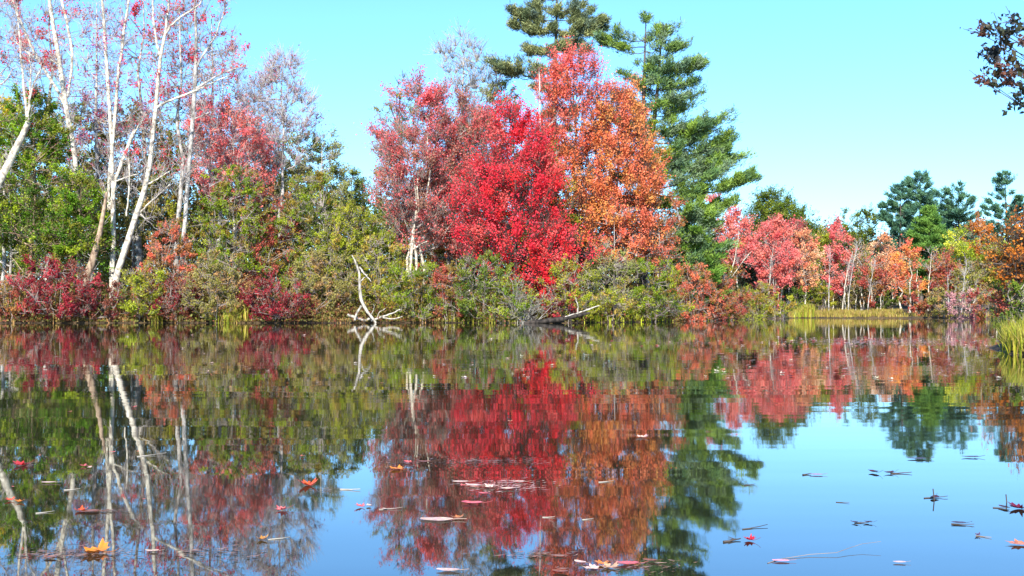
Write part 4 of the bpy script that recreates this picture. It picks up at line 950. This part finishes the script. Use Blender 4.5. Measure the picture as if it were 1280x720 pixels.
def floaters():
    O = (245, 96, 50); Rr = (214, 60, 60); Yl = (232, 134, 44); Pk = (232, 110, 110); Pl = (236, 196, 176); Dk = (80, 44, 48); Br = (150, 90, 60)
    big = [(385, 607, 27, O, 0.9, 'maple', 'large curled orange red leaf floating left of the middle', 0.6),
           (352, 638, 18, Pk, 0.7, 'maple', 'pink red leaf below and left of the large orange red leaf', 2.1),
           (120, 691, 38, Yl, 0.8, 'maple', 'large yellow orange leaf at the lower left', 1.2),
           (101, 639, 18, O, 0.9, 'maple', 'curled orange leaf above the large yellow orange leaf', 0.2),
           (110, 640, 22, Br, 0.2, 'oval', 'flat dull brown leaf touching the curled orange leaf at lower left', 1.5),
           (26, 582, 22, Rr, 0.7, 'maple', 'red leaf near the left edge in the green reflection', 2.6),
           (12, 626, 14, O, 0.6, 'maple', 'orange leaf at the left edge', 0.9), (25, 628, 12, Yl, 0.7, 'maple', 'small yellow orange leaf beside the orange leaf at the left edge', 3.0),
           (328, 675, 16, (190, 130, 60), 0.9, 'maple', 'brown yellow leaf with a pale stick right of it', 0.4),
           (496, 587, 20, Yl, 0.5, 'maple', 'yellow leaf just left of the scarlet reflection', 1.0), (511, 579, 14, Pk, 0.6, 'maple', 'pink leaf above the yellow leaf', 2.2),
           (450, 634, 14, Pk, 0.7, 'maple', 'pink leaf at the left of the lower blue gap', 0.7), (461, 633, 9, Pl, 0.5, 'oval', 'small pale leaf touching the pink one at the blue gap', 0.3),
           (545, 650, 32, Pl, 0.05, 'oval', 'flat pale elongated leaf below the middle', 1.45), (572, 648, 16, (190, 120, 60), 0.5, 'maple', 'brownish leaf at the right end of the flat pale one', 0.3),
           (575, 603, 16, Pl, 0.2, 'oval', 'flat pink white leaf at the left of the debris cluster', 1.5), (592, 608, 18, Pl, 0.5, 'oval', 'pale curled leaf in the middle debris cluster', 1.1),
           (612, 610, 16, Pl, 0.6, 'maple', 'pale curled maple leaf in the middle debris cluster', 2.0), (634, 612, 14, Pl, 0.4, 'oval', 'pale oval leaf at the right end of the debris cluster', 1.8),
           (590, 630, 22, Pk, 0.4, 'oval', 'pink narrow leaf under the debris cluster', 1.3),
           (802, 547, 18, Pl, 0.5, 'maple', 'pale leaf in the orange reflection', 0.4),
           (762, 710, 26, (226, 176, 134), 0.5, 'maple', 'cream leaf in the pile at the bottom middle', 0.4), (740, 712, 22, Pl, 0.5, 'maple', 'pale pink leaf in the pile at the bottom middle', 1.4),
           (784, 706, 22, Pk, 0.4, 'oval', 'pink brown leaf at the right of the bottom pile', 1.4), (752, 706, 18, Yl, 0.6, 'maple', 'yellow leaf at the back of the bottom pile', 2.8),
           (937, 676, 17, (206, 40, 50), 0.8, 'maple', 'bright red leaf alone on the blue reflection', 0.8),
           (560, 714, 22, Pl, 0.2, 'oval', 'pale leaf cut by the bottom edge', 1.4), (976, 702, 16, (250, 170, 180), 0.1, 'oval', 'faint pink leaf low on the blue reflection', 1.5),
           (1124, 704, 12, Pl, 0.2, 'oval', 'small white leaf low on the blue reflection', 1.5), (1272, 681, 26, (220, 130, 90), 0.3, 'maple', 'orange brown leaf at the lower right edge', 1.0),
           (1272, 636, 24, (110, 30, 50), 0.8, 'maple', 'dark red curled leaf at the right edge', 1.9), (1254, 635, 12, Dk, 0.7, 'oval', 'dark leaf left of the dark red curled one', 0.4),
           (1092, 591, 13, Dk, 0.8, 'oval', 'dark leaf, left one of a pair on the blue reflection', 0.4), (1111, 592, 11, Dk, 0.9, 'oval', 'dark leaf, right one of a pair on the blue reflection', 1.7),
           (1168, 623, 14, Dk, 0.6, 'oval', 'dark leaf with a standing stalk on the blue reflection', 2.5), (1068, 654, 8, Dk, 0.8, 'oval', 'dark leaf at the left end of a short twig', 0.8),
           (1085, 654, 9, Dk, 0.8, 'oval', 'dark leaf at the right end of a short twig', 1.2), (1198, 655, 14, Dk, 0.4, 'oval', 'narrow dark leaf at the right of the blue reflection', 1.4),
           (1222, 670, 8, (110, 60, 90), 0.9, 'maple', 'tiny dark leaf standing up near the orange brown leaf', 0.3), (1146, 574, 18, Dk, 0.2, 'oval', 'flat dark leaf below the pine reflection', 1.5),
           (1212, 572, 16, Dk, 0.3, 'oval', 'flat dark leaf left of the orange reflection at the right', 1.5), (1020, 594, 12, (190, 110, 140), 0.2, 'oval', 'faint purple leaf left of the dark pair', 1.5),
           (580, 472, 8, (255, 220, 210), 0.6, 'maple', 'bright pale leaf in the red reflection above the middle', 1.0),
           (555, 456, 5, (255, 220, 200), 0.6, 'maple', 'small bright leaf up and left of the bright pale one', 2.0)]
    big += [(220, 466, 6, Dk, 0.8, 'oval', 'dark leaf off the left bank, left of a dark pair', 0.4), (246, 468, 6, Dk, 0.8, 'oval', 'left leaf of a dark pair off the left bank', 1.4),
            (262, 467, 6, Dk, 0.8, 'oval', 'right leaf of a dark pair off the left bank', 1.0), (385, 473, 7, Dk, 0.6, 'oval', 'dark narrow leaf off the driftwood snag', 1.5),
            (648, 603, 14, Pl, 0.3, 'oval', 'pale narrow leaf right of the debris cluster', 1.3), (604, 618, 12, Pk, 0.5, 'oval', 'pink leaf between the debris cluster and the pink narrow one', 0.9),
            (700, 716, 16, Br, 0.4, 'oval', 'brown leaf left of the bottom pile', 1.3), (812, 702, 14, Br, 0.4, 'oval', 'brown leaf right of the bottom pile', 1.2), (725, 704, 14, Pl, 0.4, 'oval', 'cream leaf at the left back of the bottom pile', 0.8),
            (62, 698, 14, Br, 0.4, 'oval', 'brown leaf in the debris line left of the large yellow orange one', 1.2), (190, 690, 14, Pl, 0.4, 'oval', 'pale leaf in the debris line right of the large yellow orange one', 1.5),
            (530, 578, 14, Br, 0.4, 'oval', 'brown leaf right of the pink leaf above the yellow one', 1.4), (60, 604, 14, Pl, 0.2, 'oval', 'pale flat leaf in the dark green reflection at left', 1.5)]
    for k, (px, py, w, c, cu, kd, lb, rz) in enumerate(big):
        float_leaf(px, py, w, c, cu, kd, lb, rz, seed=300 + k)
    tw = [(335, 675, 362, 673, 1.6, 'pale stick right of the brown yellow leaf at lower left', M_DRIFT), (905, 678, 926, 675, 2.5, 'dark twig at the left of the bright red leaf', M_DARK),
          (1113, 592, 1140, 592, 1.6, 'dark twig trailing right from the dark leaf pair', M_DARK), (1068, 654, 1086, 654, 1.4, 'short dark twig joining two dark leaves', M_DARK),
          (1155, 623, 1184, 622, 1.4, 'dark twig lying through the leaf with the standing stalk', M_DARK), (1188, 655, 1218, 657, 1.4, 'dark twig beside the narrow dark leaf', M_DARK),
          (1241, 635, 1262, 636, 1.4, 'dark twig left of the dark red curled leaf', M_DARK), (1220, 670, 1240, 673, 1.2, 'thin reddish twig near the orange brown leaf', M_BROWN),
          (1003, 594, 1014, 593, 1.8, 'short dark twig left of the faint purple leaf', M_DARK), (1045, 628, 1062, 629, 1.0, 'thin short twig alone on the blue reflection', M_DARK),
          (425, 612, 450, 613, 1.6, 'pale stick in the blue gap right of the large orange red leaf', M_DRIFT), (474, 637, 502, 636, 1.4, 'grey stick right of the small pale leaf', M_TWIG),
          (748, 603, 768, 602, 1.3, 'pale orange stick in the orange reflection', M_DRIFT), (678, 647, 694, 647, 1.3, 'short pale stick left one of two in the orange reflection', M_DRIFT),
          (728, 650, 742, 649, 1.3, 'short pale stick right one of two in the orange reflection', M_DRIFT), (960, 703, 1100, 686, 0.9, 'long thin stem lying across the blue reflection', M_TWIG),
          (170, 571, 208, 568, 1.2, 'pale stick behind the white trunk reflections', M_DRIFT), (80, 613, 100, 612, 1.4, 'pale stick above the curled orange leaf', M_DRIFT),
          (45, 642, 68, 640, 1.4, 'pale stick in the dark green reflection', M_DRIFT), (928, 662, 960, 658, 1.4, 'dark thin twig above the bright red leaf', M_DARK),
          (930, 607, 944, 606, 1.2, 'tiny dark twig right of the pine reflection', M_DARK)]
    for k, (a, b, c, d, w, lb, mt) in enumerate(tw):
        float_twig(a, b, c, d, w, lb, mt, 500 + k, fork=(k in (1,)), rise=0.05)
    # stalks standing out of the water
    for k, (px, py, h, lb) in enumerate([(1167, 625, 14, 'thin stalk standing upright out of the blue reflection'), (1258, 628, 10, 'thin stalk standing by the dark red curled leaf')]):
        p = on_water(px, py); hh = h / F * p[1]; t = np.linspace(0, 1, 6)[:, None]
        g = Geo(); g.tubes([np.hstack([0.05 * hh * np.sin(t * 4), 0 * t, -0.03 + (hh + 0.03) * t])], [np.full(6, 0.0022)], 5)
        o = g.build('plant_stalk', M_DARK, None); o.location = [float(v) for v in p]; tag(o, lb, 'stalk')
    # many small leaves further out
    rng = np.random.default_rng(404); protos = []
    cols = [Pl, (250, 220, 200), Pk, (230, 150, 110), (236, 200, 190), Dk, (60, 40, 34), (200, 110, 90), (240, 230, 190)]
    for k, c in enumerate(cols):
        for kd in ('maple', 'oval'):
            V, Fb, cc = leaf_mesh(kd, 0.9 if kd == 'maple' else 0.6, lin(c) * 0.85, 900 + k)
            o = mesh_obj('fallen_leaf', V, Fb, M_FLOAT, tint=cc); protos.append((o, c)); 
    used = [False] * len(protos)
    zones = [  # px0, px1, py0, py1, n, min w, max w, palette indices, label
        (960, 1250, 421, 434, 95, 3.5, 6, (0, 2, 3, 4, 7), 'small pink or brown leaf in the dense leaf band before the far shore'),
        (700, 960, 424, 433, 34, 3, 5, (0, 2, 3, 4), 'small pink leaf in the thin leaf line running to the middle'),
        (880, 1250, 436, 476, 44, 4, 7, (0, 1, 5, 6, 3, 8), 'scattered small leaf between the leaf band and the pine reflection'),
        (640, 900, 436, 478, 18, 3, 5, (0, 1, 5, 8, 3), 'scattered small leaf over the red and green reflections'),
        (320, 640, 412, 480, 22, 3, 5, (0, 1, 8, 6, 3), 'scattered small leaf off the middle of the wooded bank'),
        (0, 320, 414, 472, 30, 3, 5, (0, 1, 3, 5, 6), 'scattered small leaf off the left part of the wooded bank'),
        (0, 640, 500, 640, 14, 4, 9, (0, 2, 3, 7), 'small leaf lying in the near left half of the water')]
    for (a, b, c0, c1, n, w0, w1, ids, lb) in zones:
        for k in range(n):
            pi = int(rng.choice(ids)) * 2 + int(rng.integers(0, 2)); o, c = protos[pi]
            px = rng.uniform(a, b); py = rng.uniform(c0, c1)
            if a > 900 and c0 < 430: py = c0 + (c1 - c0) * rng.beta(1.5, 1.5)
            p = on_water(px, py); s = rng.uniform(w0, w1) / F * p[1]
            if not used[pi]: used[pi] = True; q = o
            else: q = o.copy(); COL.objects.link(q)
            q.location = (float(p[0]), float(p[1]), 0.004); q.scale = (s * 1.1, s * 1.1, s * 1.1); q.rotation_euler = (0, 0, rng.uniform(0, 6.28))
            tag(q, lb, 'leaf', lb.replace('small leaf', 'small leaves').replace('small pink or brown leaf', 'small leaves').replace('small pink leaf', 'small pink leaves'))
    for (o, c), u in zip(protos, used):
        if not u: bpy.data.objects.remove(o)
    # drifting shreds of weed and bits, too many to count
    def shreds(name, patches, label):
        Vs = []; Ts = []
        for (a, b, y0, y1, n, cols_, w) in patches:
            wide = (y1 - y0) > 25
            u = rng.random(n) if wide else rng.normal(0.5, 0.2, n); v = rng.beta(1.1, 1.6, n) if wide else rng.normal(0.5, 0.22, n)
            pts = np.array([on_water(a + (b - a) * uu, y0 + (y1 - y0) * vv) for uu, vv in zip(u, v)])
            ang = rng.normal(0, 0.5, n); L = rng.gamma(1.6, w / 3.2, n) / F * pts[:, 1]
            d = np.stack([np.cos(ang), np.sin(ang), 0 * ang], 1); s = np.stack([-np.sin(ang), np.cos(ang), 0 * ang], 1)
            z = np.array([0, 0, 0.0035])
            W = L * rng.uniform(0.1, 0.35, n)
            Vs.append(np.stack([pts - d * L[:, None] + z, pts + s * W[:, None] + z, pts + d * L[:, None] + z * 1.5, pts - s * W[:, None] + z], 1).reshape(-1, 3))
            cp = np.array(cols_)[rng.integers(0, len(cols_), n)] * rng.uniform(0.7, 1.3, (n, 1)); Ts.append(cp)
        V = np.concatenate(Vs); o = mesh_obj(name, V, np.arange(len(V)).reshape(-1, 4), M_FLOAT, tint=np.concatenate(Ts)); tag(o, label, 'floating debris', kind='stuff')
    br = P_((150, 110, 90), (120, 90, 76), (170, 130, 110), (96, 84, 64), k=0.7)
    pl = P_((230, 190, 176), (210, 150, 140), (180, 130, 110), k=0.7)
    shreds('floating_debris', [(470, 720, 572, 583, 420, br, 4), (560, 700, 598, 616, 340, pl, 4), (-20, 200, 684, 702, 420, br, 6), (150, 380, 682, 700, 260, br, 5),
                               (600, 740, 688, 700, 130, br, 5), (700, 880, 698, 722, 220, br, 5), (100, 160, 637, 642, 120, br, 4), (960, 1260, 421, 433, 2600, pl, 2.2),
                               (690, 980, 426, 431, 260, pl, 2.0), (900, 1250, 434, 474, 1100, pl, 3.2), (620, 900, 430, 474, 300, pl, 3.0), (0, 620, 414, 474, 420, pl, 3.0), (940, 1250, 436, 470, 260, br, 2.5), (380, 430, 610, 617, 60, br, 4), (0, 60, 578, 586, 80, br, 4)],
           'thin shreds of leaf and weed drifting on the water')

near_bank(); left_trees(); pines(); far_shore(); right_side(); white_trees(); deadwood(); bank_grass(); woods(); floaters()

# ------------------------------------------------------------------ light, sky, camera
SUN_EL = math.radians(34); SUN_ROT = math.radians(189)
world = bpy.data.worlds.new('World'); scene.world = world; world.use_nodes = True
nt = world.node_tree; nt.nodes.clear()
wo = nt.nodes.new('ShaderNodeOutputWorld'); bg = nt.nodes.new('ShaderNodeBackground'); sky = nt.nodes.new('ShaderNodeTexSky')
sky.sky_type = 'NISHITA'; sky.sun_disc = False; sky.sun_elevation = SUN_EL; sky.sun_rotation = SUN_ROT
sky.altitude = 50; sky.air_density = 1.0; sky.dust_density = 0.4; sky.ozone_density = 2.0
bg.inputs['Strength'].default_value = 0.11
hs = nt.nodes.new('ShaderNodeMix'); hs.data_type = 'RGBA'; hs.blend_type = 'MULTIPLY'; hs.inputs['Factor'].default_value = 1; hs.inputs['B'].default_value = (0.63, 1.03, 1.38, 1)
nt.links.new(sky.outputs[0], hs.inputs['A']); nt.links.new(hs.outputs['Result'], bg.inputs['Color']); nt.links.new(bg.outputs[0], wo.inputs['Surface'])
sl = bpy.data.lights.new('sun', 'SUN'); sl.energy = 5.0; sl.angle = math.radians(0.5); sl.color = (1.0, 0.93, 0.82)
so = bpy.data.objects.new('sun', sl); COL.objects.link(so)
from mathutils import Vector
dirv = Vector((math.sin(SUN_ROT) * math.cos(SUN_EL), math.cos(SUN_ROT) * math.cos(SUN_EL), math.sin(SUN_EL)))
so.rotation_euler = (-dirv).to_track_quat('-Z', 'Y').to_euler(); so.location = (-20, -20, 40)
cam = bpy.data.cameras.new('camera'); cam.lens = 36 * F / 1280; cam.sensor_width = 36; cam.clip_end = 5000; cam.clip_start = 0.05
co = bpy.data.objects.new('camera', cam); COL.objects.link(co); co.location = (0, 0, CAM_H); co.rotation_euler = (math.pi / 2 + A, 0, 0)
scene.camera = co
vs = scene.view_settings; vs.view_transform = 'Standard'; vs.look = 'None'; vs.gamma = 1.0; vs.exposure = 1.18
scene.cycles.max_bounces = 6; scene.cycles.diffuse_bounces = 2; scene.cycles.glossy_bounces = 3; scene.cycles.transmission_bounces = 3
scene.cycles.use_denoising = True
